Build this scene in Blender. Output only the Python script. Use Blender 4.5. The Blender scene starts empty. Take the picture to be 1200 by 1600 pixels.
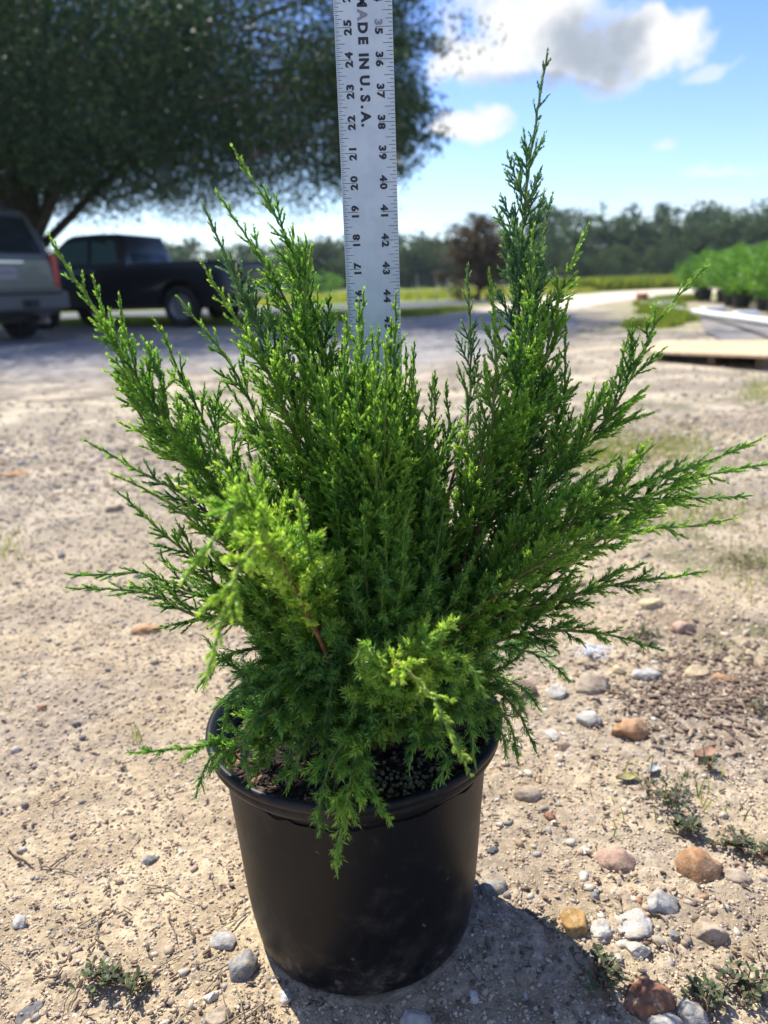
import bpy, bmesh, math, random
import numpy as np
from mathutils import Vector, Matrix
rad = math.radians
SC = bpy.context.scene
COL = SC.collection
# ---------------------------------------------------------------- camera
F, ROLL, CAMH = 1202.0, 0.035, 0.618
PITCH = math.atan((800-445)/F)
_c, _s, _cr, _sr = math.cos(PITCH), math.sin(PITCH), math.cos(ROLL), math.sin(ROLL)
_R = Vector((1, 0, 0)); _D = Vector((0, -_s, -_c)); _Fw = Vector((0, _c, -_s))
CR = _R*_cr+_D*_sr; CD = -_R*_sr+_D*_cr
CAM = Vector((0, 0, CAMH))
cd = bpy.data.cameras.new('camera'); cam = bpy.data.objects.new('camera', cd); COL.objects.link(cam)
m = Matrix((( CR.x, -CD.x, -_Fw.x, 0), (CR.y, -CD.y, -_Fw.y, 0), (CR.z, -CD.z, -_Fw.z, 0), (0, 0, 0, 1)))
cam.matrix_world = Matrix.Translation(CAM) @ m
cd.sensor_fit = 'VERTICAL'; cd.sensor_height = 24; cd.sensor_width = 18; cd.lens = F/1600*24
cd.clip_start = 0.02; cd.clip_end = 2000
cd.dof.use_dof = True; cd.dof.focus_distance = 0.68; cd.dof.aperture_fstop = (F/1600*24)/5.0
SC.camera = cam
SC.render.resolution_x = 768; SC.render.resolution_y = 1024
# ---------------------------------------------------------------- sun and sky
SUN_EL, SUN_AZ = rad(55), rad(-35)          # azimuth measured from +Y towards +X
sd = Vector((math.sin(SUN_AZ)*math.cos(SUN_EL), math.cos(SUN_AZ)*math.cos(SUN_EL), math.sin(SUN_EL)))
ld = bpy.data.lights.new('sun', 'SUN'); ld.energy = 4.5; ld.angle = rad(0.53); ld.color = (1, .94, .83)
sun = bpy.data.objects.new('sun', ld); COL.objects.link(sun)
sun.rotation_euler = sd.to_track_quat('Z', 'Y').to_euler(); sun.location = sd*50
SC.view_settings.view_transform = 'Standard'; SC.view_settings.look = 'None'
SC.view_settings.exposure = 1.0; SC.view_settings.gamma = 1
W = bpy.data.worlds.new('World'); SC.world = W; W.use_nodes = True

def ray(px, py):
    return _Fw+CR*((px-600)/F)+CD*((py-800)/F)
def at(px, py, Y):                       # point on the ray at ground distance Y
    d = ray(px, py); return CAM+d*(Y/d.y)
def G(px, py, z=0.0):                    # point on the ground
    d = ray(px, py); return CAM+d*((z-CAMH)/d.z)

# ---------------------------------------------------------------- node helpers
class NT:
    def __init__(s, tree): s.t = tree; s.n = tree.nodes; s.l = tree.links
    def new(s, typ, **kw):
        n = s.n.new(typ)
        for k, v in kw.items(): setattr(n, k, v)
        return n
    def set(s, sock, v):
        if isinstance(v, bpy.types.NodeSocket): s.l.new(v, sock)
        else: sock.default_value = v
    def math(s, op, a, b=0.0, c=None, clamp=False):
        n = s.new('ShaderNodeMath', operation=op); n.use_clamp = clamp
        s.set(n.inputs[0], a); s.set(n.inputs[1], b)
        if c is not None: s.set(n.inputs[2], c)
        return n.outputs[0]
    def dot(s, a, vec):
        n = s.new('ShaderNodeVectorMath', operation='DOT_PRODUCT'); s.set(n.inputs[0], a); n.inputs[1].default_value = vec
        return n.outputs['Value']
    def smooth(s, v, a, b):
        n = s.new('ShaderNodeMapRange', interpolation_type='SMOOTHSTEP'); s.set(n.inputs[0], v)
        n.inputs[1].default_value = a; n.inputs[2].default_value = b
        return n.outputs[0]
    def noise(s, vec, scale, detail=4, rough=.55, dist=0, out=0):
        n = s.new('ShaderNodeTexNoise'); n.inputs['Scale'].default_value = scale; n.inputs['Detail'].default_value = detail
        n.inputs['Roughness'].default_value = rough; n.inputs['Distortion'].default_value = dist
        if vec is not None: s.l.new(vec, n.inputs['Vector'])
        return n.outputs[out]
    def mix(s, f, a, b, blend='MIX'):
        n = s.new('ShaderNodeMix', data_type='RGBA', blend_type=blend); s.set(n.inputs[0], f)
        s.set(n.inputs[6], a if isinstance(a, bpy.types.NodeSocket) else (*a, 1)); s.set(n.inputs[7], b if isinstance(b, bpy.types.NodeSocket) else (*b, 1))
        return n.outputs[2]
    def ramp(s, f, stops, interp='LINEAR'):
        n = s.new('ShaderNodeValToRGB'); s.l.new(f, n.inputs[0]); r = n.color_ramp; r.interpolation = interp
        while len(r.elements) < len(stops): r.elements.new(.5)
        for e, (p, c) in zip(r.elements, stops): e.position = p; e.color = (*c, 1)
        return n.outputs[0]
    def attr(s, name, out='Fac'):
        n = s.new('ShaderNodeAttribute', attribute_name=name); return n.outputs[out]

# ---------------------------------------------------------------- world
w = NT(W.node_tree); w.n.clear()
sky = w.new('ShaderNodeTexSky', sky_type='NISHITA'); sky.sun_disc = False
sky.sun_elevation = SUN_EL; sky.sun_rotation = SUN_AZ; sky.air_density = 1.0; sky.dust_density = .6; sky.ozone_density = 1.6
bg = w.new('ShaderNodeBackground'); bg.inputs[1].default_value = 0.125; sk_tc = w.new('ShaderNodeTexCoord'); sk_sep = w.new('ShaderNodeSeparateXYZ'); w.l.new(sk_tc.outputs['Generated'], sk_sep.inputs[0])
tint = w.mix(w.smooth(sk_sep.outputs[2], .0, .34), (.70, .77, .89), (.43, .56, .90))
w.l.new(w.mix(1.0, sky.outputs[0], tint, 'MULTIPLY'), bg.inputs[0])
tc = w.new('ShaderNodeTexCoord'); dirv = tc.outputs['Generated']
warp = w.noise(dirv, 9, 5, .6, out=1)
wa = w.new('ShaderNodeVectorMath', operation='MULTIPLY_ADD'); w.l.new(warp, wa.inputs[0]); wa.inputs[1].default_value = (.07,)*3; w.l.new(dirv, wa.inputs[2])
wdir = wa.outputs[0]
n1 = w.math('ADD', w.math('MULTIPLY', w.noise(dirv, 15, 7, .55), .75), w.math('MULTIPLY', w.noise(dirv, 42, 5, .6), .25))
def blob(px, py, rx, ry, ang=0.0, d_in=wdir):
    c = ray(px-22, py+8).normalized()
    r = (CR*math.cos(ang)-CD*math.sin(ang)); r = (r-c*r.dot(c)).normalized(); u = r.cross(c).normalized()
    off = Vector((.035,)*3)
    cc = c
    def d(v, sc, o): return w.math('MULTIPLY', w.math('SUBTRACT', w.dot(d_in, v), o), 1/sc)
    o_r = off.dot(r); o_u = off.dot(u)
    a = d(r, rx/F, o_r); b = d(u, ry/F, o_u)
    q = w.math('ADD', w.math('MULTIPLY', a, a), w.math('MULTIPLY', b, b))
    front = w.math('GREATER_THAN', w.dot(d_in, c), .3)
    return w.math('MULTIPLY', w.math('SUBTRACT', 1.0, q), front)
def union(*bs):
    o = bs[0]
    for b in bs[1:]: o = w.math('MAXIMUM', o, b)
    return o
big = union(blob(870, 20, 140, 78), blob(790, 78, 95, 46), blob(935, 78, 105, 55), blob(735, 104, 50, 24))
side = union(blob(1045, 58, 68, 34), blob(780, 188, 56, 24, .0), blob(745, 196, 36, 12), blob(632, 235, 26, 45))
wisp = union(blob(1128, 106, 34, 11, .2), blob(1065, 215, 26, 11, -.4), blob(1155, 262, 70, 10, .1))
low = blob(1120, 335, 330, 38)
def dens(b, k, a0, a1):
    return w.smooth(w.math('ADD', w.math('MAXIMUM', b, -1.5), w.math('MULTIPLY', w.math('SUBTRACT', n1, .5), k)), a0, a1)
d1 = dens(union(big, side), 3.3, .0, .80)
d2 = w.math('MULTIPLY', dens(wisp, 2.5, 0, 1.2), .55)
d3 = w.math('MULTIPLY', dens(low, 2.2, -.3, 1.6), .40)
cover = w.math('MAXIMUM', w.math('MAXIMUM', d1, d2), d3)
# clouds elsewhere in the sky, far outside the photograph's frame
n2 = w.noise(dirv, 3.1, 8, .6)
behind = w.smooth(w.dot(dirv, (0, -1, 0)), -.25, .1)
d4 = w.math('MULTIPLY', w.smooth(n2, .52, .66), behind)
cover = w.math('MAXIMUM', cover, d4)
shade = w.smooth(w.math('ADD', union(blob(950, 72, 84, 48), blob(880, 122, 120, 22)), w.math('MULTIPLY', w.math('SUBTRACT', n1, .5), 2.4)), -.2, 1.0)
ccol = w.mix(w.math('MULTIPLY', shade, .85), (.56, .565, .57), (.20, .24, .30))
bgc = w.new('ShaderNodeBackground'); w.l.new(ccol, bgc.inputs[0]); bgc.inputs[1].default_value = .92
mx = w.new('ShaderNodeMixShader'); w.l.new(cover, mx.inputs[0]); w.l.new(bg.outputs[0], mx.inputs[1]); w.l.new(bgc.outputs[0], mx.inputs[2])
wo = w.new('ShaderNodeOutputWorld'); w.l.new(mx.outputs[0], wo.inputs[0])

# ---------------------------------------------------------------- materials
MATS = {}
def mat(name, col, rough=.6, metal=0.0, var=.0, vscale=20., bump=0., bscale=60., spec=.5, trans=0., col2=None, coat=0., coords='Object'):
    if name in MATS: return MATS[name]
    M = bpy.data.materials.new(name); M.use_nodes = True; t = NT(M.node_tree)
    p = t.n['Principled BSDF']; p.inputs['Roughness'].default_value = rough; p.inputs['Metallic'].default_value = metal
    p.inputs['Specular IOR Level'].default_value = spec; p.inputs['Coat Weight'].default_value = coat
    tc = t.new('ShaderNodeTexCoord').outputs[coords]
    c2 = col2 if col2 else tuple(x*(1-var) for x in col)
    if var or col2:
        f = t.smooth(t.noise(tc, vscale, 6, .6), .35, .65)
        t.l.new(t.mix(f, c2, col), p.inputs['Base Color'])
    else: p.inputs['Base Color'].default_value = (*col, 1)
    if bump:
        b = t.new('ShaderNodeBump'); b.inputs['Strength'].default_value = bump; b.inputs['Distance'].default_value = .002
        t.l.new(t.noise(tc, bscale, 6, .6), b.inputs['Height']); t.l.new(b.outputs[0], p.inputs['Normal'])
    if trans: p.inputs['Transmission Weight'].default_value = trans
    MATS[name] = M; return M

def leafmat(name, stops, transl=.4, rough=.5, tsat=1.3):
    """leaf colour follows the 'tint' attribute: leaf age and kind"""
    M = bpy.data.materials.new(name); M.use_nodes = True; t = NT(M.node_tree)
    p = t.n['Principled BSDF']; p.inputs['Roughness'].default_value = rough; p.inputs['Specular IOR Level'].default_value = .35
    c = t.ramp(t.attr('tint'), stops); t.l.new(c, p.inputs['Base Color'])
    tr = t.new('ShaderNodeBsdfTranslucent')
    t.l.new(t.mix(1.0, c, (tsat*1.05, tsat, tsat*.5), 'MULTIPLY'), tr.inputs[0])
    ms = t.new('ShaderNodeMixShader'); ms.inputs[0].default_value = transl
    t.l.new(p.outputs[0], ms.inputs[1]); t.l.new(tr.outputs[0], ms.inputs[2]); t.l.new(ms.outputs[0], t.n['Material Output'].inputs[0])
    MATS[name] = M; return M

def attrmat(name, stops, rough=.8, attrn='tint', bump=.3, bscale=400, var=.35, vscale=90):
    M = bpy.data.materials.new(name); M.use_nodes = True; t = NT(M.node_tree)
    p = t.n['Principled BSDF']; p.inputs['Roughness'].default_value = rough
    c = t.ramp(t.attr(attrn), stops)
    pos = t.new('ShaderNodeNewGeometry').outputs['Position']
    f = t.noise(pos, vscale, 5, .6)
    c = t.mix(1.0, c, t.ramp(f, [(.3, (1-var,)*3), (.7, (1+var*.6,)*3)]), 'MULTIPLY'); t.l.new(c, p.inputs['Base Color'])
    b = t.new('ShaderNodeBump'); b.inputs['Strength'].default_value = bump; b.inputs['Distance'].default_value = .002
    t.l.new(t.noise(pos, bscale, 4, .6), b.inputs['Height']); t.l.new(b.outputs[0], p.inputs['Normal'])
    MATS[name] = M; return M

# ---------------------------------------------------------------- object helpers
def tag(o, label=None, cat=None, group=None, kind=None):
    if label: o['label'] = label
    if cat: o['category'] = cat
    if group: o['group'] = group
    if kind: o['kind'] = kind
    return o
def thing(name, label, cat, loc=(0, 0, 0), rz=0., group=None):
    o = bpy.data.objects.new(name, None); COL.objects.link(o); o.location = loc; o.rotation_euler = (0, 0, rz)
    o.empty_display_size = .05
    return tag(o, label, cat, group)
def npmesh(name, V, Fc, M, parent=None, tint=None, smooth=False):
    """V (n,3), Fc list of equally sized face arrays"""
    V = np.asarray(V, np.float32); me = bpy.data.meshes.new(name)
    if not isinstance(Fc, (list, tuple)): Fc = [Fc]
    Fc = [np.asarray(f, np.int32) for f in Fc if len(f)]
    me.vertices.add(len(V)); me.vertices.foreach_set('co', V.ravel())
    nl = sum(f.size for f in Fc); nf = sum(len(f) for f in Fc)
    me.loops.add(nl); me.polygons.add(nf)
    me.loops.foreach_set('vertex_index', np.concatenate([f.ravel() for f in Fc]))
    tot = np.concatenate([np.full(len(f), f.shape[1], np.int32) for f in Fc])
    st = np.concatenate([[0], np.cumsum(tot)[:-1]]).astype(np.int32)
    me.polygons.foreach_set('loop_start', st)
    if smooth: me.polygons.foreach_set('use_smooth', np.ones(nf, bool))
    me.update(calc_edges=True)
    if tint is not None:
        a = me.attributes.new('tint', 'FLOAT', 'POINT'); a.data.foreach_set('value', np.asarray(tint, np.float32))
    me.validate()
    if M: me.materials.append(M)
    o = bpy.data.objects.new(name, me); COL.objects.link(o)
    if parent: o.parent = parent
    return o
def bmobj(name, bm, M, parent=None, smooth=False, bevel=0, seg=2):
    if bevel: bmesh.ops.bevel(bm, geom=bm.edges[:], offset=bevel, segments=seg, affect='EDGES', profile=.6, clamp_overlap=True)
    bmesh.ops.recalc_face_normals(bm, faces=bm.faces)
    me = bpy.data.meshes.new(name); bm.to_mesh(me); bm.free()
    for p in me.polygons: p.use_smooth = smooth
    if M: me.materials.append(M)
    o = bpy.data.objects.new(name, me); COL.objects.link(o)
    if parent: o.parent = parent
    return o
def box(bm, c, s, rot=None):
    g = bmesh.ops.create_cube(bm, size=1)['verts']
    mt = Matrix.Translation(c) @ (rot.to_4x4() if rot else Matrix.Identity(4)) @ Matrix.Diagonal((*s, 1))
    bmesh.ops.transform(bm, matrix=mt, verts=g); return g
def cyl(bm, p0, p1, r0, r1=None, n=16):
    p0 = Vector(p0); p1 = Vector(p1); r1 = r0 if r1 is None else r1
    g = bmesh.ops.create_cone(bm, cap_ends=True, segments=n, radius1=r0, radius2=r1, depth=(p1-p0).length)['verts']
    q = (p1-p0).to_track_quat('Z', 'Y').to_matrix().to_4x4()
    bmesh.ops.transform(bm, matrix=Matrix.Translation((p0+p1)/2) @ q, verts=g); return g
def copy_thing(o, name=None):
    c = o.copy(); COL.objects.link(c)
    for ch in list(o.children):
        k = ch.copy(); COL.objects.link(k); k.parent = c; k.matrix_parent_inverse = ch.matrix_parent_inverse
        for g2 in list(ch.children):
            k2 = g2.copy(); COL.objects.link(k2); k2.parent = k
    return c
def frames(T):
    T = T/np.maximum(np.linalg.norm(T, axis=1, keepdims=True), 1e-9)
    ref = np.where(np.abs(T[:, 2:3]) > .9, np.array([[1., 0, 0]]), np.array([[0., 0, 1]]))
    A = np.cross(T, ref); A /= np.linalg.norm(A, axis=1, keepdims=True); B = np.cross(T, A); return T, A, B
def tubes(curves, n=5):
    """curves: list of (P (k,3), r (k,), tint (k,)) -> V,F,T"""
    Vs, Fs, Ts, off = [], [], [], 0
    ang = np.arange(n)*2*np.pi/n
    for P, r, tt in curves:
        k = len(P); T = np.gradient(P, axis=0); T, A, B = frames(T)
        ring = P[:, None, :]+r[:, None, None]*(np.cos(ang)[None, :, None]*A[:, None, :]+np.sin(ang)[None, :, None]*B[:, None, :])
        Vs.append(ring.reshape(-1, 3)); Ts.append(np.repeat(tt, n))
        i = np.arange(k-1)[:, None]*n; j = np.arange(n)[None, :]; j2 = (j+1) % n
        Fs.append(np.stack([off+i+j, off+i+j2, off+i+n+j2, off+i+n+j], -1).reshape(-1, 4)); off += k*n
    return np.concatenate(Vs), np.concatenate(Fs), np.concatenate(Ts)
# value noise for shapes (numpy)
_rs = np.random.RandomState(5); _perm = _rs.rand(256, 256)
def vnoise(x, y):
    xi = np.floor(x).astype(int); yi = np.floor(y).astype(int); fx = x-xi; fy = y-yi
    fx = fx*fx*(3-2*fx); fy = fy*fy*(3-2*fy)
    g = lambda a, b: _perm[a % 256, b % 256]
    return (g(xi, yi)*(1-fx)+g(xi+1, yi)*fx)*(1-fy)+(g(xi, yi+1)*(1-fx)+g(xi+1, yi+1)*fx)*fy
def fbm(x, y, o=5, g=.5):
    s = 0; a = 1; t = 0
    for i in range(o): s = s+a*vnoise(x*2**i+17.3*i, y*2**i+9.1*i); t += a; a *= g
    return s/t

# ---------------------------------------------------------------- ground
POTX, POTY, POTH = -.035, .652, .225
def gheight(x, y):
    x = np.asarray(x, float); y = np.asarray(y, float)
    d = np.hypot(x, y-.7)
    fade = 1/(1+(d/2.6)**2)**2
    h = (fbm(x*6, y*6, 5, .55)-.5)*.022*fade + (fbm(x*.7+5, y*.7, 3)-.5)*.022*fade
    pot = np.clip((np.hypot(x-POTX, y-POTY)-.12)/.12, 0, 1)
    front = np.clip((d-.1)/.6, 0, 1)
    return h*(.25+.75*pot)*(.6+.4*front) - .002
def gmicro(x, y):
    # crumbly centimetre and millimetre relief near the pot
    d = np.hypot(x-.1, y-.85); f = np.clip((2.6-d)/1.6, 0, 1)
    a = 1-np.abs(2*fbm(x*45+3, y*45, 3, .6)-1)*2.2; b = np.abs(2*fbm(x*110+7, y*110+1, 2, .6)-1)
    m_ = np.clip((fbm(x*5+1, y*5+4, 3)-.38)*4, .25, 1)
    return f*m_*(-.0030*np.clip(a, 0, 1)**2+.0042*b)
def poly_mask(X, Y, P, soft=.4, wob=.5, sc=.8):
    """signed inside mask of polygon with noisy edge"""
    P = np.array(P, float); inside = np.zeros(X.shape, bool); dmin = np.full(X.shape, 1e9)
    for i in range(len(P)):
        a = P[i]; b = P[(i+1) % len(P)]
        c = ((a[1] > Y) != (b[1] > Y)) & (X < (b[0]-a[0])*(Y-a[1])/(b[1]-a[1]+1e-12)+a[0]); inside ^= c
        ab = b-a; t = np.clip(((X-a[0])*ab[0]+(Y-a[1])*ab[1])/(ab@ab), 0, 1)
        dmin = np.minimum(dmin, np.hypot(X-a[0]-t*ab[0], Y-a[1]-t*ab[1]))
    sdv = np.where(inside, dmin, -dmin)+(fbm(X*sc, Y*sc, 4)-.5)*2*wob
    return np.clip(sdv/soft*.5+.5, 0, 1)
ROAD = [(-40, 5.0), (-12, 4.9), (-2.8, 4.8), (.3, 4.9), (1.6, 6.6), (2.3, 9.2), (3.1, 12.5), (4.6, 17), (7.5, 23), (16, 29), (40, 33), (40, 38), (12, 35), (6, 29), (3.4, 21.5), (1.2, 15.2), (-2, 13.2), (-7, 17.0), (-16, 19), (-40, 20)]
GRASSZ = [(-40, 20.5), (-16, 19.5), (-7, 17.5), (-2, 13.8), (1.0, 15.6), (3.0, 21.5), (6, 30), (12, 36), (60, 40), (300, 60), (300, 300), (-300, 300), (-300, 20)]
VERGE = [(3.2, 9.6), (4.4, 12), (4.9, 15.2), (5.6, 17.2), (9, 24), (14, 28.5), (60, 34), (60, 30), (12, 23), (7.0, 18.6), (5.7, 16.2), (4.6, 12.0), (3.9, 10.2)]
def axis(a, b, st, far, grow=1.055):
    core = list(np.arange(a, b, st)); d = st; lo, hi = a, core[-1]; L, Hh = [], []
    while hi < far: d *= grow; hi += d; Hh.append(hi)
    d = st
    while lo > -far: d *= grow; lo -= d; L.append(lo)
    return np.array(L[::-1]+core+Hh)
gx = axis(-.62, .82, .0034, 600); gy = axis(.40, 1.30, .0034, 600)
GX, GY = np.meshgrid(gx, gy); NX = len(gx)
GZ = gheight(GX, GY)
GZ = GZ+gmicro(GX, GY)
GV = np.stack([GX.ravel(), GY.ravel(), GZ.ravel()], 1)
ii = (np.arange(len(gy)-1)[:, None]*NX+np.arange(NX-1)[None, :]).ravel()
GF = np.stack([ii, ii+1, ii+NX+1, ii+NX], 1)
def groundmat():
    M = bpy.data.materials.new('sandy_ground'); M.use_nodes = True; t = NT(M.node_tree); p = t.n['Principled BSDF']
    p.inputs['Roughness'].default_value = .95; p.inputs['Specular IOR Level'].default_value = .15
    pos = t.new('ShaderNodeNewGeometry').outputs['Position']
    n0 = t.noise(pos, 1.1, 6, .6); n1 = t.noise(pos, 9, 7, .65); n2 = t.noise(pos, 70, 6, .7); n3 = t.noise(pos, 420, 3, .7)
    sand = t.mix(t.smooth(n1, .36, .66), (.33, .255, .16), (.57, .46, .295))
    sand = t.mix(t.smooth(n2, .40, .60), t.mix(.5, sand, (.20, .15, .10)), sand)
    sand = t.mix(t.math('MULTIPLY', t.smooth(n3, .55, .68), .6), sand, (.66, .56, .42))
    vor = t.new('ShaderNodeTexVoronoi'); vor.inputs['Scale'].default_value = 170; vor.inputs['Randomness'].default_value = 1; t.l.new(pos, vor.inputs['Vector'])
    vs_ = t.new('ShaderNodeSeparateColor'); t.l.new(vor.outputs['Color'], vs_.inputs[0])
    spot = t.math('MULTIPLY', t.smooth(vor.outputs['Distance'], .52, .30), t.math('GREATER_THAN', vs_.outputs[0], .76))
    chipc = t.ramp(vs_.outputs[1], [(0, (.10, .085, .075)), (.45, (.17, .15, .135)), (.7, (.22, .21, .20)), (.85, (.28, .17, .11)), (1, (.62, .56, .47))])
    sand = t.mix(t.math('MULTIPLY', spot, .8), sand, chipc)
    grey = t.smooth(n0, .46, .60)
    gcol = t.mix(t.smooth(n2, .4, .62), (.17, .145, .125), (.36, .31, .265))
    sand = t.mix(t.math('MULTIPLY', grey, .72), sand, gcol)
    # further off the soil turns paler and pinker, packed
    pk = t.smooth(t.noise(pos, 2.6, 5, .65), .42, .62)
    far = t.mix(pk, (.26, .225, .17), (.46, .395, .29))
    sep = t.new('ShaderNodeSeparateXYZ'); t.l.new(pos, sep.inputs[0])
    base = t.mix(t.smooth(sep.outputs[1], .9, 2.6), sand, far)
    # scattered darker dirt and leaf litter patches on the right
    dn = t.smooth(t.noise(pos, 2.4, 7, .68), .52, .62)
    rightm = t.math('MULTIPLY', t.smooth(sep.outputs[0], .25, .6), t.math('SUBTRACT', 1.0, t.smooth(sep.outputs[1], 3.5, 5.5)))
    base = t.mix(t.math('MULTIPLY', t.math('MULTIPLY', dn, rightm), .75), base, t.mix(n2, (.10, .07, .05), (.24, .18, .13)))
    # packed darker tracks and grit swept into bands
    mp = t.new('ShaderNodeMapping'); mp.inputs['Scale'].default_value = (.5, 1.6, 1); mp.inputs['Rotation'].default_value = (0, 0, .25); t.l.new(pos, mp.inputs[0])
    band = t.smooth(t.noise(mp.outputs[0], 1.7, 7, .68), .50, .62)
    base = t.mix(t.math('MULTIPLY', band, .42), base, t.mix(n2, (.12, .10, .085), (.30, .26, .22)))
    wd = t.math('MULTIPLY', t.smooth(t.noise(pos, 1.9, 6, .7), .53, .62), t.math('MULTIPLY', rightm, .6))
    base = t.mix(wd, base, (.12, .13, .05))
    g = t.attr('green'); gc = t.mix(t.smooth(t.noise(pos, .35, 6, .6), .35, .65), (.11, .16, .03), (.24, .26, .07))
    base = t.mix(g, base, gc)
    t.l.new(base, p.inputs['Base Color'])
    b = t.new('ShaderNodeBump'); b.inputs['Strength'].default_value = .9; b.inputs['Distance'].default_value = .006
    h = t.math('ADD', t.math('MULTIPLY', n2, .7), t.math('ADD', t.math('MULTIPLY', n3, .22), t.math('MULTIPLY', t.noise(pos, 24, 4, .6), 1.2)))
    t.l.new(h, b.inputs['Height']); t.l.new(b.outputs[0], p.inputs['Normal']); return M
GM = groundmat()
ground = npmesh('ground', GV, GF, GM, smooth=True)
green = np.maximum(poly_mask(GX, GY, GRASSZ, 1.2, .8, .5), poly_mask(GX, GY, VERGE, .8, .5, .9))
green = np.maximum(green, np.clip((np.hypot(GX, GY)-75)/20, 0, 1))
a = ground.data.attributes.new('green', 'FLOAT', 'POINT'); a.data.foreach_set('value', green.ravel().astype(np.float32))
tag(ground, kind='structure')

# gravel road: a sheet a few mm above the ground with an uneven edge
def sheet(name, P, M, z=.008, n=10, wob=.25, follow=True, kind='structure', seed=0):
    P = [Vector(p) for p in P]; pts = []
    for i in range(len(P)):
        a, b = P[i], P[(i+1) % len(P)]; L = (b-a).length; k = max(2, min(60, int(L/.4)))
        nrm = Vector((b.y-a.y, a.x-b.x)).normalized()
        for j in range(k):
            q = a.lerp(b, j/k); d = (float(fbm(np.array(q.x*1.7+seed), np.array(q.y*1.7), 4))-.5)*2*wob*min(1, 3.5*(j/k)*(1-j/k))
            pts.append(q+nrm*d)
    bm = bmesh.new(); vs = [bm.verts.new((q.x, q.y, z)) for q in pts]; f = bm.faces.new(vs)
    if f.normal.z < 0: f.normal_flip()
    bmesh.ops.triangulate(bm, faces=bm.faces)
    o = bmobj(name, bm, M); return tag(o, kind=kind)
def roadmat():
    M = bpy.data.materials.new('gravel_road'); M.use_nodes = True; t = NT(M.node_tree); p = t.n['Principled BSDF']
    p.inputs['Roughness'].default_value = .95; p.inputs['Specular IOR Level'].default_value = .1
    pos = t.new('ShaderNodeNewGeometry').outputs['Position']
    a = t.noise(pos, .9, 5, .6); b2 = t.noise(pos, 26, 5, .7)
    c = t.mix(t.smooth(a, .4, .62), (.24, .235, .235), (.36, .34, .32)); c = t.mix(t.math('MULTIPLY', t.smooth(b2, .42, .62), .5), c, (.20, .195, .19))
    sep = t.new('ShaderNodeSeparateXYZ'); t.l.new(pos, sep.inputs[0])
    c = t.mix(t.smooth(sep.outputs[1], 11, 21), c, (.58, .50, .39))
    nf = t.math('ADD', sep.outputs[1], t.math('MULTIPLY', t.math('SUBTRACT', t.noise(pos, 1.2, 6, .65), .5), 5.0))
    c = t.mix(t.smooth(nf, 5.2, 7.6), t.mix(t.smooth(t.noise(pos, 2.6, 5, .65), .42, .62), t.mix(t.smooth(t.noise(pos, 70, 6, .7), .42, .58), (.17, .15, .125), (.27, .23, .18)), (.44, .375, .285)), c)  # grey gravel fades to sand where the tree's shadow edge lies, painted in
    t.l.new(c, p.inputs['Base Color'])
    b = t.new('ShaderNodeBump'); b.inputs['Strength'].default_value = .8; b.inputs['Distance'].default_value = .02
    t.l.new(b2, b.inputs['Height']); t.l.new(b.outputs[0], p.inputs['Normal']); return M
# the road sheet is draped 4 mm over the ground, cell by cell inside its uneven outline
_x = np.arange(-40, 40, .11); _y = np.arange(3.8, 38.5, .11); RX, RYY = np.meshgrid(_x, _y)
inside = poly_mask(RX, RYY, ROAD, .1, .35, 1.1) > .5
cell = inside[:-1, :-1] & inside[1:, :-1] & inside[:-1, 1:] & inside[1:, 1:]
j_, i_ = np.nonzero(cell); q0 = j_*len(_x)+i_; Fr = np.stack([q0, q0+1, q0+len(_x)+1, q0+len(_x)], 1)
used, inv = np.unique(Fr, return_inverse=True)
RV = np.stack([RX.ravel(), RYY.ravel(), gheight(RX.ravel(), RYY.ravel())+.005], 1)[used]
tag(npmesh('road', RV, inv.reshape(-1, 4), roadmat(), smooth=True), kind='structure')

# ---------------------------------------------------------------- stones
STONEM = {}
def stonemat(c, name):
    if name not in STONEM:
        M = bpy.data.materials.new(name); M.use_nodes = True; t = NT(M.node_tree); p = t.n['Principled BSDF']; p.inputs['Roughness'].default_value = .9; p.inputs['Specular IOR Level'].default_value = .2
        geo = t.new('ShaderNodeNewGeometry'); pos = geo.outputs['Position']; sep = t.new('ShaderNodeSeparateXYZ'); t.l.new(geo.outputs['Normal'], sep.inputs[0])
        cc = t.mix(t.smooth(t.noise(pos, 60, 6, .65), .35, .65), tuple(x*.55 for x in c), c)
        cc = t.mix(t.math('MULTIPLY', t.smooth(t.noise(pos, 260, 4, .7), .55, .7), .5), cc, tuple(x*.4 for x in c))
        # sand caught in the hollows and along the foot
        so = t.new('ShaderNodeSeparateXYZ'); t.l.new(t.new('ShaderNodeTexCoord').outputs['Object'], so.inputs[0])
        dust = t.math('ADD', t.smooth(t.noise(pos, 95, 6, .7), .50, .68), t.math('MULTIPLY', t.smooth(so.outputs[2], .003, -.006), .8), clamp=True)
        t.l.new(t.mix(t.math('MULTIPLY', dust, .8), cc, (.44, .34, .23)), p.inputs['Base Color'])
        b = t.new('ShaderNodeBump'); b.inputs['Strength'].default_value = 1; b.inputs['Distance'].default_value = .0015
        t.l.new(t.math('ADD', t.noise(pos, 110, 5, .65), t.math('MULTIPLY', t.noise(pos, 500, 3, .6), .4)), b.inputs['Height']); t.l.new(b.outputs[0], p.inputs['Normal']); STONEM[name] = M
    return STONEM[name]
_ico = bmesh.new(); bmesh.ops.create_icosphere(_ico, subdivisions=1, radius=1)
ICO1 = (np.array([v.co[:] for v in _ico.verts]), np.array([[v.index for v in f.verts] for f in _ico.faces])); _ico.free()
_ico = bmesh.new(); bmesh.ops.create_icosphere(_ico, subdivisions=4, radius=1)
ICO4 = (np.array([v.co[:] for v in _ico.verts]), np.array([[v.index for v in f.verts] for f in _ico.faces])); _ico.free()
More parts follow.
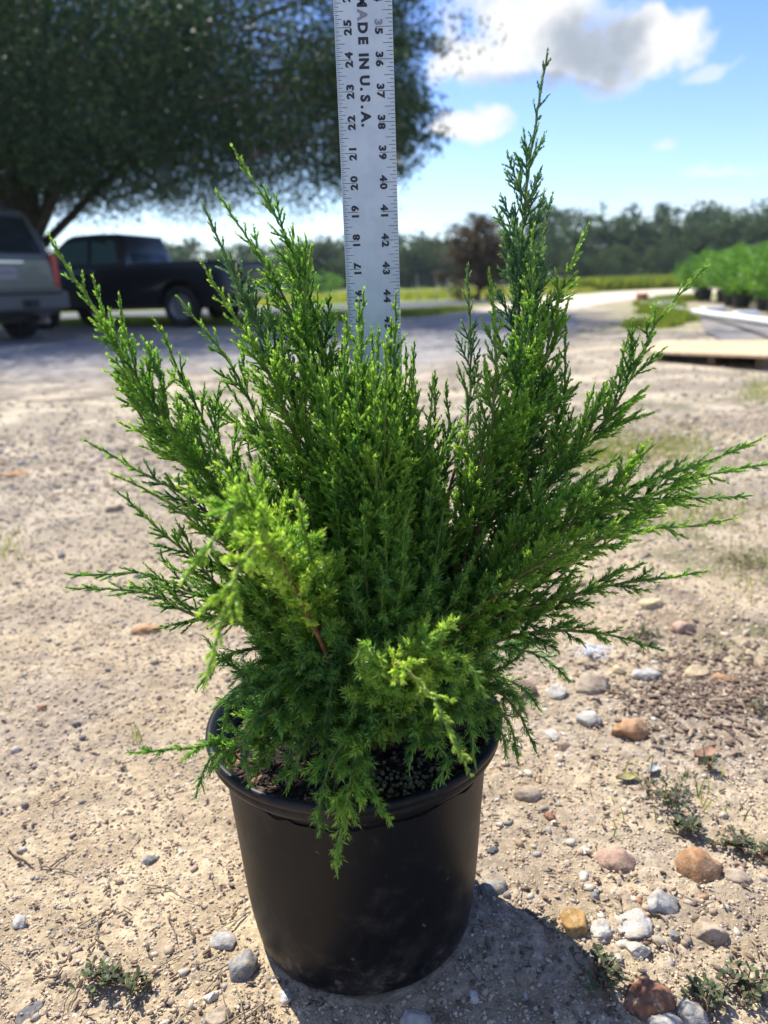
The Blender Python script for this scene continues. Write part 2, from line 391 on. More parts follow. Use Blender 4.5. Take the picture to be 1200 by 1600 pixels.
def stone_geo(seed, ang=.5):
    """rounded or angular pebble: sphere cut by random planes plus noise"""
    r = np.random.RandomState(seed); V = ICO4[0].copy()
    ang = .35+.65*ang; nc = 8+r.randint(7)
    for k in range(nc):
        n = r.randn(3); n /= np.linalg.norm(n); d = .55+.33*r.rand()+(1-ang)*.12
        q = V@n; ex = np.maximum(q-d, 0); V -= (ex*(.8+.2*ang))[:, None]*n
    nz = (fbm(V[:, 0]*2.3+V[:, 2]*1.1+seed, V[:, 1]*2.3-V[:, 2]*1.7+seed, 4)-.5)
    V *= (1+nz*.38)[:, None]
    nz = (fbm(V[:, 0]*9+V[:, 2]*4+seed, V[:, 1]*9-V[:, 2]*7+seed, 3)-.5)
    V *= (1+nz*.09*(1+ang))[:, None]
    return V
def stone(px, py, wpx, hpx, colr, label, ang=.5, group='loose stones on the sandy ground', name='stone', emb=.46, cat='stone'):
    c = G(px, py+hpx*.25); dist = (c-CAM).dot(_Fw); sw = wpx/F*dist
    el = math.atan2(CAMH, c.y); sh = hpx/F*dist
    rx = sw/2; ry = rx*(.75+.2*((px*7) % 10)/10); rz = max(.25*rx, (sh-2*ry*math.sin(el)*.55)/2/math.cos(el)*1.3); rz = min(rz, rx*.8)
    V = stone_geo(int(px*13+py), ang)*np.array([rx*1.05, ry, rz])
    th = ((px*37+py*11) % 628)/100 if abs(rx-ry) < .003 else ((px*3) % 80)/100-.4
    R2 = np.array([[math.cos(th), -math.sin(th), 0], [math.sin(th), math.cos(th), 0], [0, 0, 1]])
    V = V@R2.T
    o = npmesh(name, V, ICO4[1], stonemat(*colr), smooth=True)
    o.location = (c.x, c.y, float(gheight(c.x, c.y))+rz*(1-2*emb))
    return tag(o, label, cat, group)
OR = ((.44, .25, .13), 'orange_stone'); GO = ((.45, .27, .10), 'golden_stone'); GW = ((.48, .46, .42), 'grey_white_stone'); WH = ((.58, .55, .49), 'white_stone')
TN = ((.42, .34, .25), 'tan_stone'); RU = ((.30, .14, .08), 'rust_stone'); GR = ((.27, .265, .25), 'grey_stone'); PK = ((.46, .31, .23), 'pink_stone'); YE = ((.52, .41, .25), 'yellow_stone'); SL = ((.15, .155, .16), 'slate_stone')
for args in [
 (985, 1125, 56, 52, OR, 'large orange-tan angular stone right of the pot, level with its rim', .8),
 (921, 1108, 44, 30, GW, 'smooth grey-white stone just left of the large orange-tan stone', .1),
 (1095, 1340, 72, 58, OR, 'rough orange stone with a weed growing on its upper edge', .5),
 (897, 1428, 52, 60, GO, 'golden-orange stone beside the cluster of whitish stones', .2),
 (1036, 1402, 52, 42, GW, 'blocky grey-white stone, uppermost of the whitish cluster', .9),
 (994, 1432, 62, 36, GW, 'broad flat grey-white stone in the middle of the whitish cluster', .7),
 (941, 1442, 40, 32, WH, 'pale stone directly right of the golden-orange stone', .5),
 (997, 1472, 42, 42, WH, 'pointed bluish-white stone at the bottom of the whitish cluster', 1.),
 (1053, 1452, 22, 18, GR, 'small grey stone between the whitish cluster and the round tan stone', .7),
 (1110, 1437, 56, 62, TN, 'round tan-grey stone right of the whitish cluster', .1),
 (1015, 1547, 78, 62, RU, 'rust-brown triangular stone near the bottom edge', .4),
 (1036, 1588, 62, 40, GW, 'pale round stone cut by the bottom edge below the rust-brown stone', .2),
 (1082, 1570, 54, 46, GW, 'grey stone under the weed right of the rust-brown stone', .2),
 (916, 1318, 22, 30, WH, 'narrow upright white stone above the golden-orange stone', .9),
 (960, 1332, 60, 36, PK, 'pinkish flat stone half sunk in the sand', .2),
 (929, 1392, 22, 18, GR, 'small blue-grey stone above the pale stone', .6),
 (860, 1270, 22, 15, RU, 'tiny brown stone on open sand right of the pot', .2),
 (822, 1232, 42, 28, TN, 'sand-coloured stone right of the pot below the rim', .3),
 (880, 1155, 22, 27, PK, 'small upright peach pebble below the white flat pebble', .1),
 (862, 1138, 32, 16, WH, 'small white flat pebble under the right-hand sprays', .4),
 (1010, 1044, 46, 24, GW, 'greyish stone above the large orange-tan stone', .4),
 (967, 1040, 24, 17, YE, 'bright yellow pebble right of the tan block', .1),
 (1086, 1040, 48, 24, YE, 'yellowish oval stone among brown litter', .2),
 (1130, 1052, 36, 18, OR, 'low orange-brown stone next to the yellowish oval stone', .3),
 (1070, 972, 40, 26, PK, 'flat pink-orange stone beneath the lowest right branch tip', .8),
 (1018, 937, 42, 24, YE, 'yellow-tan stone under the spreading right branches', .2),
 (1005, 862, 26, 16, TN, 'small tan stone far back below the right branches', .4),
 (770, 1378, 44, 26, GR, 'grey stone touching the right side of the pot', .3),
 (806, 1062, 60, 46, PK, 'pink brick-coloured stone behind the right sprays', .5),
 (920, 1056, 58, 48, TN, 'pale tan block-shaped stone with white scrap behind it', .7),
 (868, 1070, 40, 26, GW, 'grey-white stone left of the pale tan block', .5),
 (905, 905, 26, 16, YE, 'small yellow stone seen through the right branches', .3),
 (822, 1518, 36, 32, TN, 'dull tan stone in the shadow of the pot', .3),
 (350, 1463, 44, 26, GW, 'light grey flat stone left of the pot', .6),
 (382, 1496, 56, 56, GR, 'large sparkly grey stone touching the lower left of the pot', .6),
 (340, 1582, 50, 46, TN, 'pale stone cut by the bottom edge left of the pot', .4),
 (445, 1552, 26, 22, WH, 'small pink-and-white stone in front of the pot', .7),
 (175, 791, 38, 20, TN, 'small stone with a dark face, alone on the far left sand', 1.),
 (30, 1432, 30, 20, WH, 'whitish pebble near the left edge', .5),
 (45, 1573, 46, 16, SL, 'dark slate chip in the bottom left corner', .8),
 (232, 1336, 26, 18, GR, 'grey pebble on the sand left of the pot', .6),
 (228, 978, 44, 20, OR, 'flat orange stone on the sand left of the lower branches', .4),
 (66, 1100, 16, 20, RU, 'tiny reddish chip on the left sand', .6),
 (650, 1586, 48, 34, GW, 'pale stone in the pot shadow at the bottom edge', .4),
 (22, 738, 44, 14, OR, 'faint orange stone at the left edge of the far sand', .3),
 (330, 1553, 26, 20, WH, 'small whitish stone above the pale cut-off stone', .5),
 (770, 1325, 20, 14, SL, 'small dark pebble near the right wall of the pot', .6),
 (1150, 1362, 40, 24, TN, 'low tan stone right of the rough orange stone', .3),
 (740, 1552, 26, 16, WH, 'small chalky pebble at the right foot of the pot', .5),
]:
    stone(*args)

# fine gravel and crumbs: nobody could count them
def crumbs(name, n, y0, y1, smin, smax, seed, M, xk=.62, pal=None):
    r = np.random.RandomState(seed)
    Y = y0*(y1/y0)**r.rand(n); X = Y*(r.rand(n)*2-1)*xk
    keep = np.hypot(X-POTX, Y-POTY) > .114; X, Y = X[keep], Y[keep]; n = len(X)
    sz = (smin*(smax/smin)**(r.rand(n)**2.4))*np.clip(Y/.9, .8, 3.2)
    V = ICO1[0][None]*(1+.28*(r.rand(n, 12, 1)*2-1)); V = V*(sz[:, None]*(.55+.6*r.rand(n, 3))*np.array([1, 1, .75]))[:, None, :]
    th = r.rand(n)*6.28; c, s = np.cos(th)[:, None], np.sin(th)[:, None]
    x = V[..., 0]*c-V[..., 1]*s; y = V[..., 0]*s+V[..., 1]*c
    V = np.stack([x+X[:, None], y+Y[:, None], V[..., 2]+(gheight(X, Y)+sz*.15)[:, None]], -1).reshape(-1, 3)
    Fc = (ICO1[1][None]+(np.arange(n)*12)[:, None, None]).reshape(-1, 3)
    t = r.rand(n)
    if pal is not None: t = pal(t, X, Y, r)
    return tag(npmesh(name, V, Fc, M, tint=np.repeat(t, 12)), 'fine crumbs and grit strewn over the sand', 'gravel', kind='stuff')
GRV = attrmat('gravel', [(0, (.48, .38, .26)), (.55, (.58, .47, .33)), (.74, (.36, .27, .19)), (.83, (.20, .17, .145)), (.90, (.27, .255, .235)), (.95, (.56, .50, .42)), (1, (.38, .24, .15))], .9)
crumbs('gravel', 130000, .42, 3.6, .0008, .0036, 3, GRV, xk=.9)
def palb(t, X, Y, r): return np.where(X > .1, t*.5+.48, .66+.34*t)
crumbs('pebbles', 9000, 2.4, 11, .0018, .0060, 18, GRV, pal=palb)['label'] = 'coarse grit over the yard further off'
o = crumbs('pebbles', 1500, .42, 6, .0022, .0075, 8, GRV, pal=palb); o['label'] = 'small scattered pebbles and chips on the sand'
# broken stone chips between the larger stones at right
r = np.random.RandomState(51); n = 440; V = []; T = []
for i in range(n):
    c_ = [(1000, 1440, 75, 45), (900, 1060, 75, 35), (1060, 1110, 90, 60), (960, 1290, 120, 90), (380, 1500, 130, 60), (870, 1180, 60, 60), (1000, 880, 90, 40)][r.choice(7, p=[.22, .20, .13, .17, .08, .12, .08])]
    g = G(c_[0]+r.randn()*c_[2], min(1640, c_[1]+r.randn()*c_[3]))
    if math.hypot(g.x-POTX, g.y-POTY) < .118: continue
    z_ = .0016+.0048*r.rand()**2.2; v = ICO1[0]*(1+.5*(r.rand(12, 1)*2-1))*z_*np.array([1.1, .8, .6]); a1 = r.rand()*6.28
    v = v@np.array([[math.cos(a1), math.sin(a1), 0], [-math.sin(a1), math.cos(a1), 0], [0, 0, 1]]); V.append(v+np.array([g.x, g.y, float(gheight(g.x, g.y))+z_*.15])); T.append(np.full(12, r.rand()))
n = len(V); o = npmesh('stone_chips', np.concatenate(V), (ICO1[1][None]+(np.arange(n)*12)[:, None, None]).reshape(-1, 3), attrmat('chips', [(0, (.46, .41, .33)), (.35, (.54, .48, .38)), (.55, (.38, .33, .26)), (.7, (.27, .25, .22)), (.85, (.44, .30, .17)), (1, (.40, .22, .13))], .9), tint=np.concatenate(T))
tag(o, 'broken chips and small gravel between the larger stones', 'gravel', kind='stuff')
# flat chips, straw, bark bits
def litter(name, label, n, box_px, lmin, lmax, wmin, wmax, M, seed, thick=.0012):
    r = np.random.RandomState(seed); Vs = []; Fs = []; T = []
    for i in range(n):
        px, py = box_px(r); c = G(px, py)
        if math.hypot(c.x-POTX, c.y-POTY) < .12: continue
        L = lmin+(lmax-lmin)*r.rand(); Wd = wmin+(wmax-wmin)*r.rand(); th = r.rand()*6.28; tl = (r.rand()-.5)*.5
        k = 4; u = np.linspace(-.5, .5, k); bend = (r.rand()-.5)*.16*L
        cx = u*L*math.cos(tl); cz = u*L*math.sin(tl)+.002; cy = bend*(u*2)**2
        wd = Wd*.5*(1-.6*(2*u)**4)*(.8+.4*r.rand(k))
        pts = []
        for s_, zz in ((1, 0), (-1, 0), (-1, -thick), (1, -thick)): pts.append(np.stack([cx, cy+s_*wd, cz+zz+.0015], 1))
        P = np.stack(pts, 1).reshape(-1, 3)
        P = P@np.array([[math.cos(th), math.sin(th), 0], [-math.sin(th), math.cos(th), 0], [0, 0, 1]])
        P += np.array([c.x, c.y, float(gheight(c.x, c.y))+abs(math.sin(tl))*L*.3])
        o0 = len(Vs)*16
        for j in range(k-1):
            for q in range(4): Fs.append([o0+j*4+q, o0+j*4+(q+1) % 4, o0+(j+1)*4+(q+1) % 4, o0+(j+1)*4+q])
        Fs.append([o0, o0+1, o0+2, o0+3]); Fs.append([o0+12, o0+13, o0+14, o0+15]); Vs.append(P); T.append(np.full(16, r.rand()))
    return tag(npmesh(name, np.concatenate(Vs), np.array(Fs), M, tint=np.concatenate(T)), label, 'litter', kind='stuff')
LIT = attrmat('bark_litter', [(0, (.10, .065, .045)), (.5, (.17, .115, .08)), (.8, (.27, .19, .13)), (1, (.38, .30, .21))], .9)
litter('bark_litter', 'brown bark flakes and dead leaves on the ground at right', 900, lambda r: (1105+r.randn()*80, 1072+r.randn()*38), .004, .020, .0015, .007, LIT, 4)
litter('bark_litter', 'scattered dark chips over the sand', 1000, lambda r: (r.rand()*1200, 700+900*r.rand()**.7),   .003, .010, .0012, .004, LIT, 5)
litter('straw', 'thin straw and root bits in front of the pot', 110, lambda r: (600+r.randn()*420, 1380+r.rand()*220), .015, .05, .0006, .0014, attrmat('straw', [(0, (.30, .24, .15)), (1, (.14, .11, .08))]), 6, .0008)
def twig(px0, py0, px1, py1, r0, label, col=(.33, .24, .15), group='small sticks on the sand'):
    a, b = G(px0, py0), G(px1, py1); n = 9; P = np.array([a.lerp(b, i/(n-1)) for i in range(n)])
    rr = np.random.RandomState(int(px0)); P[:, :2] += rr.randn(n, 2)*.0012; P[:, 2] = gheight(P[:, 0], P[:, 1])+r0*.9+.0015
    V, Fc, T = tubes([(P, np.full(n, r0)*np.linspace(1, .6, n), np.zeros(n))], 6)
    o = npmesh('twig', V, Fc, mat('twig_bark_%.2f' % col[0], col, .9, var=.4, vscale=150), smooth=True)
    return tag(o, label, 'twig', group)
twig(15, 1325, 50, 1352, .0022, 'pale flat stick at the left edge', (.42, .31, .19))
twig(78, 1352, 118, 1322, .0013, 'thin stick leaning up to the right, left edge', (.22, .16, .11))
twig(62, 1352, 122, 1360, .0011, 'thin stick lying level beside the leaning one', (.25, .19, .13))
twig(362, 1432, 372, 1410, .0012, 'short yellow stick by the left wall of the pot', (.45, .33, .17))
twig(820, 1420, 862, 1452, .0016, 'dark curved stick in the pot shadow', (.13, .10, .08))
twig(930, 1073, 988, 1086, .0028, 'brown stick lying behind the large orange-tan stone', (.16, .11, .08))

# ---------------------------------------------------------------- low weeds on the ground
WEED = leafmat('weed_leaf', [(0, (.045, .055, .035)), (.5, (.075, .095, .045)), (1, (.13, .16, .06))], .25)
WSTEM = mat('weed_stem', (.28, .12, .08), .7, var=.4, vscale=200)
def weed(px, py, wpx, hpx, label, n=90, seed=1, leaf=.0031):
    c = G(px, py); dist = (c-CAM).dot(_Fw); rx = wpx/F*dist/2; ry = hpx/F*dist/math.sin(math.atan2(CAMH, c.y))/2
    r = np.random.RandomState(seed); t = thing('weed', label, 'weed', (c.x, c.y, float(gheight(c.x, c.y))), 0, 'low weeds on the sand')
    cur = []; Lv = []; Lf = []; Lt = []; k0 = 0
    for i in range(9+n//14):
        th = r.rand()*6.28; q = (.5+.5*r.rand()); ex, ey = math.cos(th)*rx*q, math.sin(th)*ry*q
        s = np.linspace(0, 1, 8); P = np.stack([ex*s+r.randn()*.002*np.sin(s*5), ey*s+r.randn()*.002*np.sin(s*4), .003+.010*np.sin(s*2.6)*(.4+r.rand())], 1)
        cur.append((P, np.linspace(.0009, .0005, 8), np.zeros(8)))
        for j in range(max(6, n//10)):
            u = .15+.85*r.rand()**.7; p = np.array([np.interp(u, s, P[:, a]) for a in range(3)])
            a1 = r.rand()*6.28; L = leaf*(.7+.7*r.rand()); up = .2+.8*r.rand()
            d = np.array([math.cos(a1), math.sin(a1), up]); d /= np.linalg.norm(d); sv = np.cross(d, [0, 0, 1]); sv /= np.linalg.norm(sv); nn = np.cross(sv, d)
            for (u2, w2, h2) in ((0, .05, 0), (.35, .24, .03), (.72, .36, .05), (.95, .22, .02)):
                Lv += [p+d*L*2*u2+sv*L*w2*1.3+nn*L*h2, p+d*L*2*u2-sv*L*w2*1.3+nn*L*h2]
            for q2 in range(3): Lf.append([k0+2*q2, k0+2*q2+1, k0+2*q2+3, k0+2*q2+2])
            Lt += [r.rand()]*8; k0 += 8
    V, Fc, T = tubes(cur, 5); npmesh('stem', V, Fc, WSTEM, t, smooth=True)
    npmesh('foliage', np.array(Lv), np.array(Lf), WEED, t, tint=Lt)
    return t
for i, a in enumerate([(1042, 1248, 120, 56, 'weed patch of small green leaves above the rough orange stone'), (1075, 1296, 70, 34, 'small rosette weed growing against the rough orange stone'),
    (1150, 1318, 90, 36, 'leafy weed right of the rough orange stone'), (1192, 1340, 50, 40, 'weed cut by the right edge beside the tan stone'),
    (935, 1525, 90, 90, 'dark matted weed in the pot shadow left of the rust-brown stone'), (1105, 1558, 80, 50, 'round-leaved weed over the grey stone at the bottom right'),
    (1165, 1535, 80, 70, 'trailing reddish-stemmed weed in the bottom right corner'), (160, 1535, 90, 56, 'small sprawling weed with a red stem at the bottom left'),
    (215, 1548, 60, 40, 'thin weed right of the sprawling red-stemmed one'), (1165, 880, 90, 50, 'flat brownish weed patch at the right edge under the branches'),
    (1180, 1105, 50, 40, 'small green weed at the right edge beside the bark flakes'), (1110, 1200, 26, 26, 'tiny seedling with two green leaves on open sand'),
    (1000, 990, 70, 26, 'flat dull weed between the yellow stones')]):
    weed(*a, n=110 if a[2] > 60 else 45, seed=20+i)
# grass tufts / ground grass (uncountable)
GRASSM = leafmat('grass_blade', [(0, (.09, .15, .025)), (.5, (.20, .27, .04)), (1, (.37, .37, .11))], .45)
def grass(name, label, pts, h0, h1, wd, seed, lean=.5, t0=0., t1=1.):
    r = np.random.RandomState(seed); n = len(pts); pts = np.asarray(pts); th = r.rand(n)*6.28; h = h0+(h1-h0)*r.rand(n)
    dx = np.cos(th)*lean*h*r.rand(n); dy = np.sin(th)*lean*h*r.rand(n); a2 = r.rand(n)*6.28; sx, sy = np.cos(a2)*wd/2, np.sin(a2)*wd/2
    z = gheight(pts[:, 0], pts[:, 1])
    b0 = np.stack([pts[:, 0]-sx, pts[:, 1]-sy, z], 1); b1 = np.stack([pts[:, 0]+sx, pts[:, 1]+sy, z], 1)
    m0 = np.stack([pts[:, 0]-sx*.8+dx*.35, pts[:, 1]-sy*.8+dy*.35, z+h*.55], 1); m1 = np.stack([pts[:, 0]+sx*.8+dx*.35, pts[:, 1]+sy*.8+dy*.35, z+h*.55], 1)
    tp = np.stack([pts[:, 0]+dx, pts[:, 1]+dy, z+h*.95], 1)
    V = np.stack([b0, b1, m1, m0, tp], 1).reshape(-1, 3); k = np.arange(n)*5
    return tag(npmesh(name, V, [np.stack([k, k+1, k+2, k+3], 1), np.stack([k+3, k+2, k+4], 1)], GRASSM, tint=np.repeat(t0+(t1-t0)*r.rand(n), 5)), label, 'grass', kind='stuff')
def pxpts(specs, seed):
    r = np.random.RandomState(seed); out = []
    for (px, py, sx, sy, n) in specs:
        for i in range(n):
            g = G(px+r.randn()*sx, max(py+r.randn()*sy, 455)); out.append((g.x, g.y))
    return out
grass('grass', 'sparse low grass on the sand right of the shrub', pxpts([(1000, 700, 70, 16, 3200), (930, 715, 30, 14, 1100), (1060, 545, 30, 4, 900), (1185, 610, 18, 12, 1000), (1090, 800, 60, 20, 700), (930, 790, 30, 16, 500), (1180, 540, 20, 3, 400), (980, 740, 60, 30, 260), (930, 640, 20, 8, 120), (1180, 880, 40, 24, 200), (1040, 1240, 60, 25, 40), (12, 850, 14, 16, 120), (95, 610, 14, 3, 80), (210, 1150, 6, 8, 14)], 11), .006, .030, .0022, 12, .9)

def poly_pts(P, n, seed, y_bias=1.):
    r = np.random.RandomState(seed); P = np.array(P); lo, hi = P.min(0), P.max(0); out = []
    while len(out) < n:
        X = lo[0]+(hi[0]-lo[0])*r.rand(20000); Y = lo[1]+(hi[1]-lo[1])*r.rand(20000)**y_bias
        mk = poly_mask(X, Y, P, .3, .4, 1.2) > .5; out += list(zip(X[mk], Y[mk]))
    return out[:n]
grass('grass', 'green grass verge beside the road', poly_pts([(3.0, 9.4), (4.4, 12), (4.9, 15.2), (5.6, 17.2), (8, 22), (9, 21.5), (5.9, 16.2), (4.7, 12.0), (4.0, 10)], 16000, 13), .05, .16, .012, 14, .5, 0, .7)
grass('grass', 'strip of bright grass along the far side of the road', poly_pts([(-9, 18.2), (-6, 17), (-2, 14), (1.0, 15.8), (2.4, 18.4), (1.5, 18.8), (0, 17.6), (-3, 16.2), (-6.5, 20)], 16000, 15), .05, .15, .014, 16, .5, 0.1, .9)
grass('grass', 'tall yellow-green grass of the field beyond the road', poly_pts([(8, 37), (16, 37.5), (34, 40), (40, 52), (10, 52)], 30000, 17, 1.8), .3, .75, .05, 18, .4, .1, .85)
grass('grass', 'pale yellow meadow grass beyond the dark strip', poly_pts([(-22, 30), (9, 32), (11, 50), (-24, 50)], 22000, 19, 1.6), .12, .35, .05, 20, .5, .5, 1.)
# dark irrigation cloth strip between grass and meadow; grey cloth at right
dark = mat('shade_cloth', (.05, .055, .055), .8, var=.3, vscale=3)
sheet('path', [(-12, 22.5), (-2, 19.6), (1.6, 20.0), (3.4, 23.5), (4.3, 27.5), (-4, 27), (-12, 29)], dark, .02, wob=.1)
greyc = mat('grey_ground_cloth', (.17, .17, .172), .8, col2=(.26, .235, .20), vscale=2.2, bump=.3, bscale=30, spec=.05)
sheet('paving', [(3.05, 6.75), (3.5, 8.4), (4.35, 10.6), (4.75, 12.3), (5.6, 16.6), (5.95, 16.6), (5.3, 12.6), (4.72, 9.6), (4.35, 8.4), (5.4, 6.2)], greyc, .016, wob=.06)
# ---------------------------------------------------------------- nursery pot
PL = mat('black_plastic', (.012, .0125, .014), .42, var=.0, bump=.25, bscale=90, spec=.5)
def potmat():
    M = bpy.data.materials.new('dusty_black_plastic'); M.use_nodes = True; t = NT(M.node_tree); p = t.n['Principled BSDF']
    tc = t.new('ShaderNodeTexCoord').outputs['Object']; sep = t.new('ShaderNodeSeparateXYZ'); t.l.new(tc, sep.inputs[0])
    dz = t.smooth(sep.outputs[2], .075, .0)
    n = t.noise(tc, 34, 7, .65); n2 = t.noise(tc, 140, 5, .7)
    d = t.math('MULTIPLY', t.math('MULTIPLY', dz, t.smooth(n, .40, .70)), t.math('ADD', .25, t.math('MULTIPLY', t.smooth(n2, .45, .65), .5)), clamp=True)
    sp = t.math('ADD', t.math('MULTIPLY', t.smooth(t.noise(tc, 75, 3, .5), .69, .75), .45), t.math('MULTIPLY', t.smooth(t.noise(tc, 9, 6, .7), .52, .66), .13))
    t.l.new(t.mix(t.math('MAXIMUM', t.math('MULTIPLY', d, .95), sp), (.006, .007, .009), (.20, .16, .13)), p.inputs['Base Color'])
    t.l.new(t.math('ADD', .36, t.math('MULTIPLY', n, .16)), p.inputs['Roughness']); p.inputs['Specular IOR Level'].default_value = .2
    b = t.new('ShaderNodeBump'); b.inputs['Strength'].default_value = .2; b.inputs['Distance'].default_value = .001
    t.l.new(t.noise(tc, 60, 5, .5), b.inputs['Height']); t.l.new(b.outputs[0], p.inputs['Normal']); return M
PM = potmat()
def lathe(name, prof, M, parent, n=160, wob=0.0):
    a = np.arange(n)*2*np.pi/n; V = []
    for (r, z) in prof:
        rr = r*(1+wob*np.sin(2*a+.6)+wob*.5*np.sin(3*a)); V.append(np.stack([rr*np.cos(a), rr*np.sin(a), np.full(n, z)], 1))
    V = np.concatenate(V); k = len(prof); i = np.arange(k-1)[:, None]*n; j = np.arange(n)[None]; j2 = (j+1) % n
    Fc = np.stack([i+j, i+j2, i+n+j2, i+n+j], -1).reshape(-1, 4)
    return npmesh(name, V, Fc, M, parent, smooth=True)
pot = thing('plant_pot', 'black plastic nursery pot holding the shrub, standing on the sand', 'pot', (POTX, POTY, 0))
H = POTH
lathe('wall', [(.001, .004), (.095, .004), (.100, .002), (.1062, .0), (.1088, .003), (.1105, .012), (.1132, .03), (.1154, .05), (.1175, .08), (.1200, .12), (.1228, .16), (.1250, .19), (.1264, H-.020), (.1266, H-.014), (.1232, H-.014), (.1225, .16), (.117, .10), (.108, .02), (.10, .012), (.001, .012)], PM, pot, wob=.003)
lathe('rim', [(.1255, H-.0178), (.1300, H-.0182), (.1360, H-.0170), (.1376, H-.014), (.1378, H-.0095), (.1370, H-.0080), (.1392, H-.0062), (.1400, H-.003), (.1394, H-.0005), (.1372, H+.001), (.133, H+.0005), (.1305, H-.003), (.1252, H-.011), (.1246, H-.015), (.1255, H-.0178)], PM, pot, wob=.003)
# soil with bark bits and fertiliser prills
SOILZ = H-.03
n = 90; r = np.random.RandomState(2)
sx, sy = np.meshgrid(np.linspace(-.128, .128, n), np.linspace(-.128, .128, n))
rr = np.hypot(sx, sy); kk = np.minimum(1, .1275/np.maximum(rr, 1e-6)); sx, sy = sx*kk, sy*kk
sz = SOILZ+(fbm(sx*40+3, sy*40, 4)-.5)*.016+.006*(1-(np.hypot(sx, sy)/.127)**2)
ii = (np.arange(n-1)[:, None]*n+np.arange(n-1)[None]).ravel()
SOIL = mat('potting_soil', (.03, .02, .014), .95, col2=(.01, .007, .006), vscale=220, bump=1, bscale=420)
soil = npmesh('potting_soil', np.stack([sx.ravel(), sy.ravel(), sz.ravel()], 1), np.stack([ii, ii+1, ii+n+1, ii+n], 1), SOIL, pot, smooth=True)
k = 3200; a1 = r.rand(k)*6.28; q = .122*np.sqrt(r.rand(k)); X, Y = q*np.cos(a1), q*np.sin(a1)
V = ICO1[0][None]*(1+.45*(r.rand(k, 12, 1)*2-1))*(np.array([.0040, .0016, .0011])*(.25+1.2*r.rand(k, 1)**1.6)[:, None, :]*1.)
c, s = np.cos(a1*7)[:, None], np.sin(a1*7)[:, None]; V = np.stack([V[..., 0]*c-V[..., 1]*s+X[:, None], V[..., 0]*s+V[..., 1]*c+Y[:, None], V[..., 2]+SOILZ+.006], -1).reshape(-1, 3)
o = npmesh('bark_chips', V, (ICO1[1][None]+(np.arange(k)*12)[:, None, None]).reshape(-1, 3), attrmat('soil_bark', [(0, (.03, .02, .013)), (.6, (.08, .045, .03)), (1, (.24, .13, .08))], .9), soil, tint=np.repeat(r.rand(k)**1.5, 12)); o['kind'] = 'stuff'
k = 260; X = .06+.034*r.randn(k); Y = -.082+.022*r.randn(k); kp = np.hypot(X, Y) < .122; X, Y = X[kp], Y[kp]; k = len(X)
V = ICO1[0][None]*(.0019*(.8+.4*r.rand(k, 1, 1)))+np.stack([X, Y, SOILZ+.0075+.003*r.rand(k)], 1)[:, None, :]
o = npmesh('fertiliser_pellets', V.reshape(-1, 3), (ICO1[1][None]+(np.arange(k)*12)[:, None, None]).reshape(-1, 3), attrmat('pellets', [(0, (.13, .14, .06)), (1, (.30, .28, .13))], .5), soil, tint=np.repeat(r.rand(k), 12), smooth=True); o['kind'] = 'stuff'

# ---------------------------------------------------------------- ruler
RY = .772
pt, pb = at(566.5, 0, RY), at(583.2, 455, RY)
p17 = at(582.0, 420, RY); up = (pt-pb).normalized(); IN = .0254
base = p17-up*(17*IN)
ruler = thing('measuring_ruler', 'tall white metal ruler standing upright behind the shrub', 'ruler', base)
ruler.rotation_euler = (0, math.asin(up.x), 0)
RUM = mat('painted_aluminium', (.55, .645, .73), .44, .10, col2=(.47, .565, .65), vscale=34, spec=.5, bump=.15, bscale=300)
INK = mat('ruler_ink', (.012, .018, .035), .5)
INKF = mat('worn_ruler_ink', (.20, .24, .30), .5)
hw = 1.0*IN*1.012; TH = .0009
bm = bmesh.new(); box(bm, (0, 0, 29.*IN), (2*hw, 2*TH, 60*IN)); 
bmobj('blade', bm, RUM, ruler, bevel=.0003, seg=1)
V = []; Fq = []
def tick(x0, x1, z, w_):
    k = len(V); y = -TH-.0002
    V.extend([(x0, y, z-w_), (x1, y, z-w_), (x1, y, z+w_), (x0, y, z+w_)]); Fq.append((k, k+1, k+2, k+3))
for i in range(10*16, 59*16):
    z = i/16*IN
    L = .56 if i % 16 == 0 else .33 if i % 8 == 0 else .25 if i % 4 == 0 else .17 if i % 2 == 0 else .11
    tick(-hw+.0004, -hw+L*IN, z, .00022 if i % 2 == 0 else .00016)
    if i % 2 == 0:
        L = .60 if i % 16 == 0 else .36 if i % 8 == 0 else .25 if i % 4 == 0 else .15
        tick(hw-.0004, hw-L*IN, z, .00022)
npmesh('graduation_marks', np.array(V), np.array(Fq), INK, ruler)
def text(s, size, x, z, rot, name, M=None, sx=1.0, off=.0):
    cu = bpy.data.curves.new('txt', 'FONT'); cu.body = s; cu.size = size; cu.align_x = 'CENTER'; cu.align_y = 'CENTER'; cu.offset = off; cu.resolution_u = 3
    o = bpy.data.objects.new('txt', cu); COL.objects.link(o)
    dg = bpy.context.evaluated_depsgraph_get(); me = bpy.data.meshes.new_from_object(o.evaluated_get(dg)); bpy.data.objects.remove(o)
    co = np.array([v.co[:] for v in me.vertices]); co = co.reshape(-1, 3)
    if len(co):
        ctr = (co.max(0)+co.min(0))/2; co -= ctr; co[:, 0] *= sx
        c, s_ = math.cos(rot), math.sin(rot)
        P = np.stack([x+co[:, 0]*c-co[:, 1]*s_, np.full(len(co), -TH-.0003), z+co[:, 0]*s_+co[:, 1]*c], 1)
        me.vertices.foreach_set('co', P.ravel().astype(np.float32))
    me.materials.clear(); me.materials.append(M or INK); me.update()
    q = bpy.data.objects.new(name, me); COL.objects.link(q); q.parent = ruler; return q
